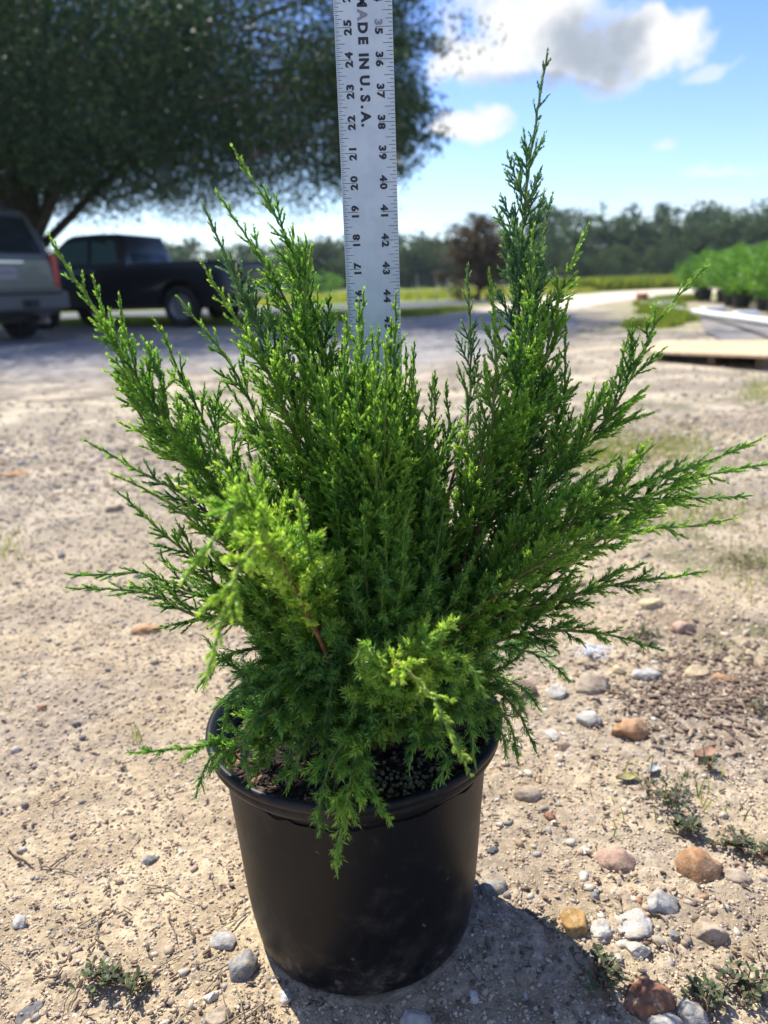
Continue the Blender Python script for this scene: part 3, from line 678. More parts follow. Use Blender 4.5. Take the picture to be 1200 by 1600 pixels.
def joinobj(obs):
    a, rest = obs[0], obs[1:]; me = a.data; bm = bmesh.new(); bm.from_mesh(me)
    for f in bm.faces: f.material_index = 0
    for b in rest:
        k = len(bm.faces); bm.from_mesh(b.data); bm.faces.ensure_lookup_table()
        if b.data.materials[0] != me.materials[0]:
            me.materials.append(b.data.materials[0])
            for f in bm.faces[k:]: f.material_index = 1
        bpy.data.objects.remove(b)
    bm.to_mesh(me); bm.free(); return a
SZ = .0088
for n_ in range(13, 35):
    s1, s2 = str(n_), str(60-n_)
    for side, s_ in ((-1, s1), (1, s2)):
        x = -hw+.455*IN if side < 0 else hw-.49*IN; rot = math.pi/2 if side < 0 else -math.pi/2
        # the two digits straddle the inch line
        parts = []
        for k_, ch in enumerate(s_):
            dz = (k_-.5)*.27*IN*(1 if side < 0 else -1)
            mt = INKF if (s_ == '35' and k_ == 0) else INK
            parts.append(text(ch, SZ, x, n_*IN+dz, rot, 'number', mt, 1.15, .00045))
        joinobj(parts)
ltr = 'MADE IN U.S.A.'
pos = {0: 25.78, 1: 25.37, 2: 24.97, 3: 24.58, 5: 24.14, 6: 23.87, 8: 23.34, 9: 23.07, 10: 22.77, 11: 22.50, 12: 22.18, 13: 21.91}
for i, ch in enumerate(ltr):
    if ch == ' ': continue
    dx = -.10*IN if ch == '.' else 0
    text(ch, .0114 if ch != '.' else .012, -.03*IN+dx*1.3, pos[i]*IN, -math.pi/2, 'letter', INKF if i == 1 else INK, 1.02 if ch != '.' else 1, .0006)

# ---------------------------------------------------------------- juniper
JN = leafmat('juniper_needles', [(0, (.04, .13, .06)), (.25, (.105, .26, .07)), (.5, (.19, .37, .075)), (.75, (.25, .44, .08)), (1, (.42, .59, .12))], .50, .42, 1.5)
JNB = leafmat('juniper_needles_bluish', [(0, (.05, .13, .07)), (.3, (.09, .22, .10)), (.6, (.16, .30, .13)), (1, (.28, .42, .17))], .35, .45, 1.3)
def barkmat():
    M = bpy.data.materials.new('juniper_bark'); M.use_nodes = True; t = NT(M.node_tree); p = t.n['Principled BSDF']; p.inputs['Roughness'].default_value = .8
    pos = t.new('ShaderNodeNewGeometry').outputs['Position']
    br = t.mix(t.smooth(t.noise(pos, 160, 5, .6), .35, .65), (.10, .045, .022), (.26, .11, .05))
    t.l.new(t.mix(t.attr('tint'), br, (.12, .20, .04)), p.inputs['Base Color'])
    b = t.new('ShaderNodeBump'); b.inputs['Strength'].default_value = .8; b.inputs['Distance'].default_value = .001
    t.l.new(t.noise(pos, 300, 4, .6), b.inputs['Height']); t.l.new(b.outputs[0], p.inputs['Normal']); return M
JB = barkmat()
shrub = thing('juniper_shrub', 'bushy green juniper with long feathery shoots, growing in the black pot', 'shrub', (POTX, POTY, SOILZ))
RNG = np.random.RandomState(77)
def resample(P, step):
    P = np.asarray(P, float)
    # Catmull-Rom through the control points
    Q = np.vstack([2*P[0]-P[1], P, 2*P[-1]-P[-2]]); out = []
    for i in range(1, len(Q)-2):
        for t in np.linspace(0, 1, 24, endpoint=False):
            a, b, c, d = Q[i-1], Q[i], Q[i+1], Q[i+2]
            out.append(.5*((2*b)+(-a+c)*t+(2*a-5*b+4*c-d)*t*t+(-a+3*b-3*c+d)*t**3))
    out.append(P[-1]); out = np.array(out); L = np.r_[0, np.cumsum(np.linalg.norm(np.diff(out, axis=0), axis=1))]
    n = max(4, int(L[-1]/step)); s = np.linspace(0, L[-1], n)
    return np.stack([np.interp(s, L, out[:, k]) for k in range(3)], 1), s
def rotvec(v, ax, a):
    ax = ax/np.linalg.norm(ax); return v*math.cos(a)+np.cross(ax, v)*math.sin(a)+ax*(ax@v)*(1-math.cos(a))
UP = np.array([0, 0, 1.])
class Spray:
    def __init__(s): s.samp = []; s.wood = []
    def leafy(s, P, juv, age0, age1, dens=1.0):
        T = np.gradient(P, axis=0); k = len(P); s.samp.append((P, T, np.full(k, juv), np.linspace(age0, age1, k), np.linspace(0, 1, k)))
    def side(s, p, d, L, level, juv, age, lift):
        """a branchlet starting at p in direction d"""
        n = max(4, int(L/.0022)); step = L/(n-1); P = [p]; dd = d/np.linalg.norm(d)
        cur = RNG.randn(3)*.012
        for i in range(n-1):
            dd = dd+UP*lift*step*9+cur*.6; dd /= np.linalg.norm(dd); P.append(P[-1]+dd*step)
        P = np.array(P); s.leafy(P, juv, age-.10, age+.22)
        if level < 3 and L > .014:
            sp = .0034+.0010*level; m_ = int(L/sp); ph = RNG.rand()*6.28; nrm = np.cross(dd, RNG.randn(3)); nrm /= np.linalg.norm(nrm)
            for j in range(1, m_):
                u = (j+RNG.rand()*.5)*sp
                if u > L*.93: break
                i = min(n-2, int(u/step)); t = P[i+1]-P[i]; t /= np.linalg.norm(t)
                rem = L-u; Ls = min(rem*.60, .024 if level == 1 else .014)*(.65+.5*RNG.rand())
                if Ls < .0035: continue
                # mostly flattened spray, alternating sides
                ax = rotvec(nrm, t, (j % 2)*math.pi+RNG.randn()*.55)
                sd_ = rotvec(t, ax, rad(29+7*RNG.randn()))
                s.side(P[i], sd_, Ls, level+1, juv, age+.05*RNG.randn(), lift)
    def build(s, ctrl, width=.05, juv=0., bright=0.3, f0=.25, lift=.6, r0=.0022, gap=.0075, dirn=None, ragged=.35, blue=False):
        P, S = resample(ctrl, .0035); P = P.copy()
        wob = np.cumsum(RNG.randn(len(P), 3)*.00035, axis=0); P += wob*np.linspace(0, 1, len(P))[:, None]
        L = S[-1]; u = S/L
        s.wood.append((P, r0*(1-.82*u)+.00035, np.clip((u-.45)*2.2, 0, 1)))
        i0 = int(len(P)*max(.5, f0+.15)); s.leafy(P[i0:], juv*.6, bright-.05, bright+.25)
        pos = L*f0; k = 0; ph = RNG.rand()*6.28
        while pos < L-.008:
            i = min(len(P)-2, int(pos/L*(len(P)-1))); t = P[i+1]-P[i]; t /= np.linalg.norm(t)
            rem = L-pos; Lb = min(width*1.15, max(0, rem-.022)*.46+.004)*(1-ragged*RNG.rand())*(1+.25*math.sin(k*.9+ph))
            ph2 = ph+k*2.4+RNG.randn()*.3
            A = np.cross(t, UP if abs(t[2]) < .9 else np.array([1., 0, 0])); A /= np.linalg.norm(A); ax = rotvec(A, t, ph2)
            ang = rad(23+14*min(1, rem/.15)*RNG.rand()+16*juv)
            d = rotvec(t, ax, ang); s.side(P[i], d, max(Lb, .006), 1, min(1, juv+(.15 if rem > .15 else 0)), bright+.10*RNG.randn(), lift)
            pos += gap*(.86 if rem > .03 else .6)*(.6+.8*RNG.rand()); k += 1
    def mesh(s, parent, blue=False):
        V, Fc, T = tubes(s.wood, 6)
        st = npmesh('branch', V, Fc, JB, parent, tint=T, smooth=True); st.matrix_parent_inverse = parent.matrix_basis.inverted()
        # green axis tubes + needles
        cur = [(P, np.linspace(.00066, .0005, len(P)), np.clip(ag, 0, 1)) for (P, T, jv, ag, uu) in s.samp if len(P) > 1]
        V0, F0, T0 = tubes(cur, 3)
        P = np.concatenate([x[0] for x in s.samp]); Tn = np.concatenate([x[1] for x in s.samp]); Ln = np.linalg.norm(Tn, axis=1, keepdims=True); Ln = np.maximum(Ln, 1e-7)
        jv = np.concatenate([x[2] for x in s.samp]); ag = np.concatenate([x[3] for x in s.samp])
        # denser whorls for scale-like foliage, looser for needle foliage
        rep = 5
        P = np.repeat(P, rep, 0); Tn = np.repeat(Tn, rep, 0); jv = np.repeat(jv, rep); ag = np.repeat(ag, rep); n = len(P)
        P = P+Tn*(RNG.rand(n, 1)-.5)
        T, A, B = frames(Tn); th = RNG.rand(n)*6.283
        rad_ = np.cos(th)[:, None]*A+np.sin(th)[:, None]*B; tan_ = -np.sin(th)[:, None]*A+np.cos(th)[:, None]*B
        sp = np.radians(20+37*jv+9*RNG.randn(n)); L = (.0029+.0042*jv)*(.75+.5*RNG.rand(n)); W_ = (.00072-.00022*jv)*(.85+.3*RNG.rand(n))
        d = np.cos(sp)[:, None]*T+np.sin(sp)[:, None]*rad_; nn = np.cos(sp)[:, None]*rad_-np.sin(sp)[:, None]*T
        b = P+rad_*.0003; mid = b+d*(L*.4)[:, None]+nn*(L*.04)[:, None]; tip = b+d*L[:, None]-nn*(L*.05)[:, None]*(1-jv)[:, None]
        V1 = np.stack([b, mid+tan_*W_[:, None], tip, mid-tan_*W_[:, None]], 1).reshape(-1, 3)
        k = np.arange(n)*4+len(V0); F1 = np.stack([k, k+1, k+2, k+3], 1)
        tt = np.clip(ag+.05+RNG.randn(n)*.08, 0, 1)
        me = npmesh('foliage', np.vstack([V0, V1]), np.vstack([F0, F1]), JNB if blue else JN, st, tint=np.r_[T0, np.repeat(tt, 4)])
        return n
def pp(px, py, dY): return np.array(at(px, py, .652+dY))
TR = np.array([POTX+.008, POTY, SOILZ])
def shoot(pts, width=.05, juv=0., bright=.35, f0=.3, lift=.6, r0=.0022, gap=.0075, blue=False, root=True, ragged=.35, into=None):
    C = [pp(*p) for p in pts]
    if root: C = [TR+RNG.randn(3)*np.array([.012, .012, 0])]+C
    s = into or Spray(); s.build(C, width, juv, bright, f0, lift, r0, gap, ragged=ragged)
    return 0 if into else s.mesh(shrub, blue)
tot = 0
B = dict
SH = [
 # tall right-hand leaders (root point is added at the soil)
 ([(790, 700, .03), (812, 500, .05), (822, 330, .06), (853, 100, .07)], B(width=.055, bright=.30, f0=.42, r0=.003, blue=True, gap=.011)),
 ([(800, 720, .04), (832, 560, .06), (848, 420, .07), (874, 312, .08)], B(width=.05, bright=.40, f0=.5, blue=True)),
 ([(750, 740, -.02), (778, 600, -.02), (782, 500, -.02), (776, 405, -.02)], B(width=.05, bright=.5, f0=.42, juv=.1)),
 ([(790, 730, .0), (815, 600, .0), (835, 490, .01), (838, 350, .02)], B(width=.05, bright=.42, f0=.45)),
 ([(800, 720, .02), (850, 560, .03), (880, 450, .03), (920, 358, .04)], B(width=.045, bright=.45, f0=.5)),
 ([(700, 760, .05), (730, 620, .08), (728, 520, .09), (725, 405, .10)], B(width=.028, bright=.42, f0=.55, blue=True)),
 ([(780, 790, .02), (860, 690, .03), (885, 600, .03), (885, 490, .04)], B(width=.035, bright=.3, f0=.5)),
 ([(790, 850, .0), (880, 720, .0), (960, 620, -.01), (1030, 480, -.01), (1105, 393, -.01)], B(width=.048, bright=.40, f0=.40, gap=.009)),
 ([(800, 820, .03), (870, 700, .05), (940, 610, .05), (975, 500, .06)], B(width=.035, bright=.3, f0=.5)),
 # right-hand spreading
 ([(720, 960, -.03), (850, 850, -.05), (960, 770, -.06), (1080, 725, -.07), (1195, 678, -.08)], B(width=.042, bright=.42, f0=.35, lift=.2, juv=.15)),
 ([(740, 950, -.02), (880, 840, -.03), (1000, 780, -.04), (1100, 735, -.05), (1225, 705, -.06)], B(width=.04, bright=.45, f0=.4, lift=.2, juv=.1)),
 ([(740, 960, -.05), (880, 860, -.08), (1000, 820, -.10), (1090, 810, -.11), (1155, 800, -.12)], B(width=.035, bright=.55, f0=.4, lift=.2, gap=.009)),
 ([(760, 970, .0), (900, 870, .01), (1020, 790, .0), (1170, 772, .0)], B(width=.034, bright=.32, f0=.45, lift=.1)),
 ([(760, 900, .0), (820, 820, .01), (890, 750, .01), (960, 702, .02)], B(width=.045, bright=.5, f0=.4, juv=.2)),
 ([(770, 900, -.04), (850, 800, -.05), (950, 770, -.06), (1022, 712, -.06)], B(width=.034, bright=.42, f0=.45, juv=.2)),
 ([(740, 990, -.02), (850, 945, -.03), (980, 915, -.04), (1118, 900, -.05)], B(width=.03, bright=.38, f0=.42, lift=.1, juv=.3, gap=.010)),
 ([(730, 1010, .0), (840, 960, .0), (930, 905, .0), (1000, 880, .0)], B(width=.03, bright=.3, f0=.42, lift=.1, juv=.4)),
 ([(720, 1030, -.02), (830, 990, -.04), (930, 988, -.05), (1032, 1017, -.06)], B(width=.028, bright=.32, f0=.42, lift=-.1, juv=.4, gap=.010)),
 ([(720, 1040, .02), (790, 1010, .03), (850, 1030, .03), (885, 1062, .03)], B(width=.03, bright=.15, f0=.4, lift=-.2, juv=.6)),
 ([(700, 1080, -.02), (760, 1070, -.03), (805, 1110, -.04), (832, 1168, -.05)], B(width=.035, bright=.2, f0=.35, lift=-.3, juv=.7)),
 ([(720, 1075, .0), (770, 1070, .0), (800, 1085, .0), (822, 1118, .0)], B(width=.04, bright=.2, f0=.35, lift=-.2, juv=.7)),
 # left-hand leaders
 ([(460, 880, -.03), (330, 740, -.05), (235, 620, -.06), (165, 500, -.07), (80, 360, -.08)], B(width=.05, bright=.36, f0=.42, gap=.009)),
 ([(440, 880, -.02), (320, 740, -.03), (235, 620, -.04), (192, 560, -.04), (148, 428, -.04)], B(width=.035, bright=.38, f0=.5)),
 ([(430, 860, -.02), (300, 740, -.02), (215, 640, -.02), (186, 462, -.02)], B(width=.03, bright=.35, f0=.62)),
 ([(460, 860, .0), (370, 740, .0), (300, 620, .0), (238, 488, .0)], B(width=.040, bright=.36, f0=.45)),
 ([(480, 840, .0), (420, 700, .01), (345, 560, .01), (263, 462, .01)], B(width=.035, bright=.34, f0=.5, gap=.010)),
 ([(510, 840, -.01), (450, 640, -.02), (395, 530, -.03), (322, 405, -.03)], B(width=.05, bright=.55, f0=.4)),
 ([(520, 820, .02), (460, 620, .03), (390, 470, .03), (325, 318, .03)], B(width=.042, bright=.36, f0=.5, blue=True)),
 ([(540, 800, .03), (500, 600, .03), (440, 450, .03), (350, 308, .03)], B(width=.05, bright=.38, f0=.45, gap=.009)),
 ([(560, 800, .04), (520, 600, .05), (470, 420, .05), (372, 233, .05)], B(width=.05, bright=.38, f0=.45, gap=.009)),
 ([(540, 800, .02), (510, 640, .02), (480, 540, .02), (485, 390, .02)], B(width=.04, bright=.38, f0=.5)),
 ([(560, 760, .0), (500, 620, .0), (440, 560, -.01), (430, 470, -.01)], B(width=.045, bright=.55, f0=.45)),
 ([(480, 760, .06), (400, 680, .08), (340, 640, .09), (262, 590, .10)], B(width=.035, bright=.5, f0=.55)),
 ([(470, 800, .06), (420, 720, .08), (380, 640, .09), (345, 585, .10)], B(width=.03, bright=.35, f0=.55)),
 # left-hand spreading
 ([(440, 920, -.04), (330, 800, -.06), (240, 740, -.07), (148, 684, -.08)], B(width=.038, bright=.25, f0=.45, gap=.009)),
 ([(430, 930, -.06), (320, 820, -.09), (250, 770, -.10), (182, 733, -.12)], B(width=.03, bright=.6, f0=.5, gap=.012)),
 ([(430, 940, -.03), (310, 860, -.05), (250, 800, -.06), (205, 755, -.06)], B(width=.03, bright=.22, f0=.5)),
 ([(430, 980, -.05), (310, 960, -.07), (220, 925, -.08), (98, 918, -.09)], B(width=.036, bright=.22, f0=.42, gap=.008, lift=.1)),
 ([(430, 970, -.04), (310, 930, -.05), (220, 895, -.06), (104, 900, -.07)], B(width=.034, bright=.18, f0=.45, gap=.009, lift=.1)),
 ([(430, 960, -.02), (320, 920, -.02), (260, 890, -.02), (248, 868, -.02)], B(width=.035, bright=.2, f0=.45)),
 ([(440, 1030, -.05), (370, 1020, -.07), (330, 1050, -.08), (305, 1085, -.09)], B(width=.035, bright=.15, f0=.4, juv=.5)),
 ([(450, 1130, -.04), (380, 1150, -.07), (300, 1163, -.09), (200, 1172, -.10)], B(width=.048, bright=.22, f0=.42, juv=.6, lift=-.3, gap=.013)),
 ([(450, 1140, -.05), (380, 1165, -.08), (330, 1180, -.10), (302, 1245, -.11)], B(width=.022, bright=.18, f0=.45, juv=.6, lift=-.5, gap=.012)),
 # foreground shoots reaching to the camera
 ([(480, 960, -.12), (420, 860, -.20), (375, 890, -.25), (345, 980, -.27), (318, 1088, -.28)], B(width=.022, bright=.88, f0=.45, lift=.1, juv=.15, gap=.008)),
 ([(480, 940, -.10), (420, 830, -.16), (390, 790, -.19), (350, 850, -.22), (300, 920, -.23)], B(width=.035, bright=.62, f0=.42, lift=.3, juv=.3)),
 ([(490, 960, -.08), (440, 860, -.14), (400, 800, -.17), (385, 760, -.18)], B(width=.04, bright=.54, f0=.4, lift=.4, juv=.35)),
 ([(500, 950, -.08), (480, 860, -.13), (470, 810, -.15), (462, 775, -.16)], B(width=.045, bright=.56, f0=.4, lift=.4, juv=.45)),
 ([(440, 900, -.08), (360, 820, -.13), (310, 780, -.15), (275, 765, -.16)], B(width=.04, bright=.66, f0=.4, lift=.3, juv=.25)),
 ([(450, 880, -.06), (390, 800, -.10), (345, 740, -.12), (320, 735, -.13)], B(width=.045, bright=.6, f0=.4, lift=.4, juv=.25)),
 ([(600, 1060, -.12), (620, 1035, -.18), (680, 1100, -.21), (732, 1210, -.23)], B(width=.017, bright=.98, f0=.45, lift=-.1, juv=.25, gap=.012)),
 ([(620, 1060, -.10), (650, 1010, -.15), (680, 985, -.17), (700, 975, -.18)], B(width=.035, bright=.62, f0=.4, lift=.3, juv=.55)),
 ([(640, 1060, -.09), (690, 1020, -.14), (730, 1020, -.16), (770, 1070, -.17)], B(width=.033, bright=.58, f0=.4, lift=.1, juv=.6)),
 ([(590, 1080, -.10), (585, 1040, -.15), (560, 1010, -.17), (545, 1030, -.18)], B(width=.035, bright=.5, f0=.4, lift=.2, juv=.8)),
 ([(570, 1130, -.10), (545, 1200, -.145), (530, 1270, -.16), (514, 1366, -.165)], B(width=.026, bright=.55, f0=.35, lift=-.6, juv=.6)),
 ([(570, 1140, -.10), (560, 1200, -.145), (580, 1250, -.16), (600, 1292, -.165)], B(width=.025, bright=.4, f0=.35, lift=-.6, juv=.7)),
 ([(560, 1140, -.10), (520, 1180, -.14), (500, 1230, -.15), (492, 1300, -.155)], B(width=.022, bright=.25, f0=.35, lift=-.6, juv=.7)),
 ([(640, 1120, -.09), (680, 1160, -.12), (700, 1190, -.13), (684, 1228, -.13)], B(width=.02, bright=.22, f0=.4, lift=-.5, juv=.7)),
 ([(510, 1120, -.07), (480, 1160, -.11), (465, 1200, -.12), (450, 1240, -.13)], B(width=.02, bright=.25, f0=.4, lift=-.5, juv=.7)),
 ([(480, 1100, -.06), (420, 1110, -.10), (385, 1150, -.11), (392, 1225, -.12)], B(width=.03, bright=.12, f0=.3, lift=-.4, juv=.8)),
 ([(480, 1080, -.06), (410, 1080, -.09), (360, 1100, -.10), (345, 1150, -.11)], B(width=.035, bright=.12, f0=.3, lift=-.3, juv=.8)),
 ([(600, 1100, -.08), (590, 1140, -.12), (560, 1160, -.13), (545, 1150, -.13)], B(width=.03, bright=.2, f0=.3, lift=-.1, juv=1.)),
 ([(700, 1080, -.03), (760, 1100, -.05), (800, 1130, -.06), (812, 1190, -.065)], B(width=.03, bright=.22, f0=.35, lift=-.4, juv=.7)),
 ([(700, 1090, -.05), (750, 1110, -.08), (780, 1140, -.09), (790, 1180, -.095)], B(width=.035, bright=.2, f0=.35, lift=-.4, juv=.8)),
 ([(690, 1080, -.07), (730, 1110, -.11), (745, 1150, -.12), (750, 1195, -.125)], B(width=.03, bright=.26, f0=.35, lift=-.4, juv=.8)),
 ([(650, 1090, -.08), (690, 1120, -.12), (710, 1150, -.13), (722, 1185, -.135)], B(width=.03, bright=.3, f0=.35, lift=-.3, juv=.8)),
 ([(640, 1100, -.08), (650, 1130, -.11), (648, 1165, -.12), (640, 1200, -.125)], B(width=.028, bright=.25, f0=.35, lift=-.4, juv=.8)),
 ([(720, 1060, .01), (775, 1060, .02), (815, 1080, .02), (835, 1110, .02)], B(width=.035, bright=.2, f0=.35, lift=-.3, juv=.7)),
 # centre uprights
 ([(600, 860, .03), (590, 720, .04), (580, 620, .04), (576, 520, .04)], B(width=.045, bright=.36, f0=.4)),
 ([(620, 860, .02), (630, 740, .02), (632, 650, .02), (634, 545, .02)], B(width=.045, bright=.40, f0=.4)),
 ([(640, 860, .04), (668, 740, .04), (675, 660, .04), (676, 585, .04)], B(width=.04, bright=.32, f0=.4)),
 ([(570, 860, .02), (545, 720, .02), (538, 610, .02), (534, 500, .02)], B(width=.045, bright=.42, f0=.4)),
 ([(580, 880, -.03), (545, 760, -.04), (520, 640, -.04), (470, 520, -.04)], B(width=.05, bright=.5, f0=.4)),
 ([(640, 880, -.03), (660, 780, -.03), (690, 700, -.03), (720, 640, -.03)], B(width=.045, bright=.34, f0=.4, juv=.2)),
 ([(610, 880, -.05), (612, 780, -.05), (618, 700, -.05), (622, 610, -.05)], B(width=.045, bright=.42, f0=.4, juv=.1)),
 ([(590, 820, -.02), (570, 680, -.02), (562, 570, -.02), (560, 452, -.02)], B(width=.05, bright=.42, f0=.4)),
 ([(610, 820, .0), (610, 700, .0), (608, 590, .0), (607, 472, .0)], B(width=.05, bright=.42, f0=.4)),
 ([(640, 830, .02), (650, 720, .02), (650, 630, .02), (655, 540, .02)], B(width=.045, bright=.32, f0=.4)),
 ([(650, 840, .0), (680, 740, .0), (705, 660, .0), (700, 590, .0)], B(width=.045, bright=.3, f0=.4)),
 ([(560, 860, -.05), (540, 740, -.06), (520, 650, -.06), (500, 560, -.06)], B(width=.05, bright=.5, f0=.4)),
 ([(590, 860, -.06), (590, 760, -.07), (585, 670, -.07), (583, 580, -.07)], B(width=.05, bright=.45, f0=.4, juv=.2)),
]
for pts, kw in SH: tot += shoot(pts, **kw)
_r = np.random.RandomState(41)
for (x, y, dY) in [(548, 486, -.03), (573, 470, .01), (590, 505, -.04), (620, 500, .0), (602, 530, -.06), (540, 530, .02), (562, 540, -.07), (635, 560, -.04), (615, 585, .03), (655, 600, -.03), (580, 600, .03)]:
    tot += shoot([(590+(x-590)*.4, 880, dY*.5), (590+(x-590)*.8, 740, dY*.9), (x-2, (y+740)/2, dY), (x, y, dY)], width=.05, bright=.38+.14*_r.rand(), f0=.38, juv=.08*_r.rand(), r0=.0018, gap=.0066)
for i in range(15):
    x = 480+210*((i*.618) % 1); y = 525+130*_r.rand()+abs(x-590)*.25; dY = -.06+.11*_r.rand(); x1 = 590+(x-590)*.75
    tot += shoot([(590+(x-590)*.3, 900, dY*.5), (x1, 760, dY*.9), (590+(x-590)*.9, (y+760)/2, dY), (x, y, dY)], width=.046, bright=.36+.16*_r.rand(), f0=.38, juv=.1*_r.rand(), r0=.0018)
# filler shoots for the dense heart of the shrub
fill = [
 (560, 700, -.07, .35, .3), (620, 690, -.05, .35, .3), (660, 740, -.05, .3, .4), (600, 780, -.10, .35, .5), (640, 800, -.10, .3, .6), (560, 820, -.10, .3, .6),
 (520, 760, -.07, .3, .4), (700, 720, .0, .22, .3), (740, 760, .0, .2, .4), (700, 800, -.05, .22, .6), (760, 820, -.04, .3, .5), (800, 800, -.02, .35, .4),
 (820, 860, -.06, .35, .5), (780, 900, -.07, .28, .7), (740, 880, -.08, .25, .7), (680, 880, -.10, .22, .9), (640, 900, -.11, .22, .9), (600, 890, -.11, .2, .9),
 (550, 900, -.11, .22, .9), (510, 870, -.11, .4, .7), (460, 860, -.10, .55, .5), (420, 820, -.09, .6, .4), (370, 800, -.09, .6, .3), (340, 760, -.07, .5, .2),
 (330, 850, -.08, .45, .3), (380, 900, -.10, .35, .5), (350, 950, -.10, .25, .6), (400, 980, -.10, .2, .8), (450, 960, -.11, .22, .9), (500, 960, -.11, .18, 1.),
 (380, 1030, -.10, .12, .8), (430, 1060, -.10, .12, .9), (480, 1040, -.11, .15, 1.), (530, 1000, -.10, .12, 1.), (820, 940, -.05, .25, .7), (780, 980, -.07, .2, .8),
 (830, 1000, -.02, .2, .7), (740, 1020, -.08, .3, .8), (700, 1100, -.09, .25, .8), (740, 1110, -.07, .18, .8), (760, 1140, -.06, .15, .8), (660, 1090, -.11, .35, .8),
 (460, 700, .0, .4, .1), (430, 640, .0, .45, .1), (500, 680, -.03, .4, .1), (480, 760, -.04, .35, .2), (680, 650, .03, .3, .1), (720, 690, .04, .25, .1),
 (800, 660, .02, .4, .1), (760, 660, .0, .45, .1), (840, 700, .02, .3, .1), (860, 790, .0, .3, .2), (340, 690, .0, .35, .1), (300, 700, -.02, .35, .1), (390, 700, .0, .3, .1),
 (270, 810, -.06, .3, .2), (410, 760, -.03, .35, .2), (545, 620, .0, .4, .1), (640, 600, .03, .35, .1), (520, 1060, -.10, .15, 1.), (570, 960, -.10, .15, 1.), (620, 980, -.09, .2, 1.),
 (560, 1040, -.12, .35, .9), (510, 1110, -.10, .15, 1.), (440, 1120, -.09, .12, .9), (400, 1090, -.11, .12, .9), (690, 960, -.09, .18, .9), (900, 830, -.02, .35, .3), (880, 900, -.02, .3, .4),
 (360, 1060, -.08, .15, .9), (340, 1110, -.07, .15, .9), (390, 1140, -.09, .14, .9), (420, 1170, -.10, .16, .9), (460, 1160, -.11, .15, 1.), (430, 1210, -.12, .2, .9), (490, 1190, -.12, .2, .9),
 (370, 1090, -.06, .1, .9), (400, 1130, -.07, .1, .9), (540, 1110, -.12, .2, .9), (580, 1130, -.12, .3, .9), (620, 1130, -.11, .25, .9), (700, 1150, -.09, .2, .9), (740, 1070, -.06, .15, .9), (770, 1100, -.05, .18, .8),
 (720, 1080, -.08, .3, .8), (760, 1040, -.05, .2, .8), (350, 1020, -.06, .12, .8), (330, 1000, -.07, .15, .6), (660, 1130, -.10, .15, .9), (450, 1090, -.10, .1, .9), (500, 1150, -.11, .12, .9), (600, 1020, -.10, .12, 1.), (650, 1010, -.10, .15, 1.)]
inner = Spray()
_r = np.random.RandomState(99)
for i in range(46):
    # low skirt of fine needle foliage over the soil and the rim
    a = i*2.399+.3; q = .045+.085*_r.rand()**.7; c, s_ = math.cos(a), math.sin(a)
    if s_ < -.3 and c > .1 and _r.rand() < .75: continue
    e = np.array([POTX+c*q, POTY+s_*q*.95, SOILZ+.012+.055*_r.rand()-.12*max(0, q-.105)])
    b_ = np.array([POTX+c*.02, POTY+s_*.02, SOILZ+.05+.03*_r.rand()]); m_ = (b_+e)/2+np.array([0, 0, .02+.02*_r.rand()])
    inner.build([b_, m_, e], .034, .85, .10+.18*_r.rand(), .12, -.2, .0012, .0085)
for q_, (x, y, dY, br, jv) in enumerate(fill):
    x0 = 590+(x-590)*.45; y0 = max(y+90, 1000+(y-800)*.12)
    if y > 1030: pts = [(590+(x-590)*.6, 1040, dY*.6), (590+(x-590)*.9, y-15, dY*.95), (x, y+10, dY)]
    else: pts = [(x0, min(y0, 1060), dY*.5), (590+(x-590)*.8, (y0+y)/2, dY*.85), (x, y, dY)]
    tot += shoot(pts, width=.046, juv=jv, bright=br, f0=.38, lift=.3 if y < 950 else -.2, r0=.0018, gap=.0085, into=None if q_ < 6 else inner)
inner.mesh(shrub)
for o in shrub.children[-1:]: o['kind'] = 'stuff'
print('needles', tot)
# thick stems at the heart
cur = []
for (x, y, d, r0) in [(600, 860, .0, .0055), (520, 900, -.02, .0045), (700, 880, .0, .005), (640, 930, -.04, .0042), (560, 960, -.03, .004), (760, 900, .02, .004)]:
    P, S = resample([TR+RNG.randn(3)*[.008, .008, 0], pp(590+(x-590)*.35, 1030, d*.5), pp(x, y, d)], .006)
    cur.append((P, np.linspace(r0, r0*.5, len(P)), np.zeros(len(P))))
V, Fc, T = tubes(cur, 8); o = npmesh('trunk', V, Fc, JB, shrub, tint=T, smooth=True); o.matrix_parent_inverse = shrub.matrix_basis.inverted()

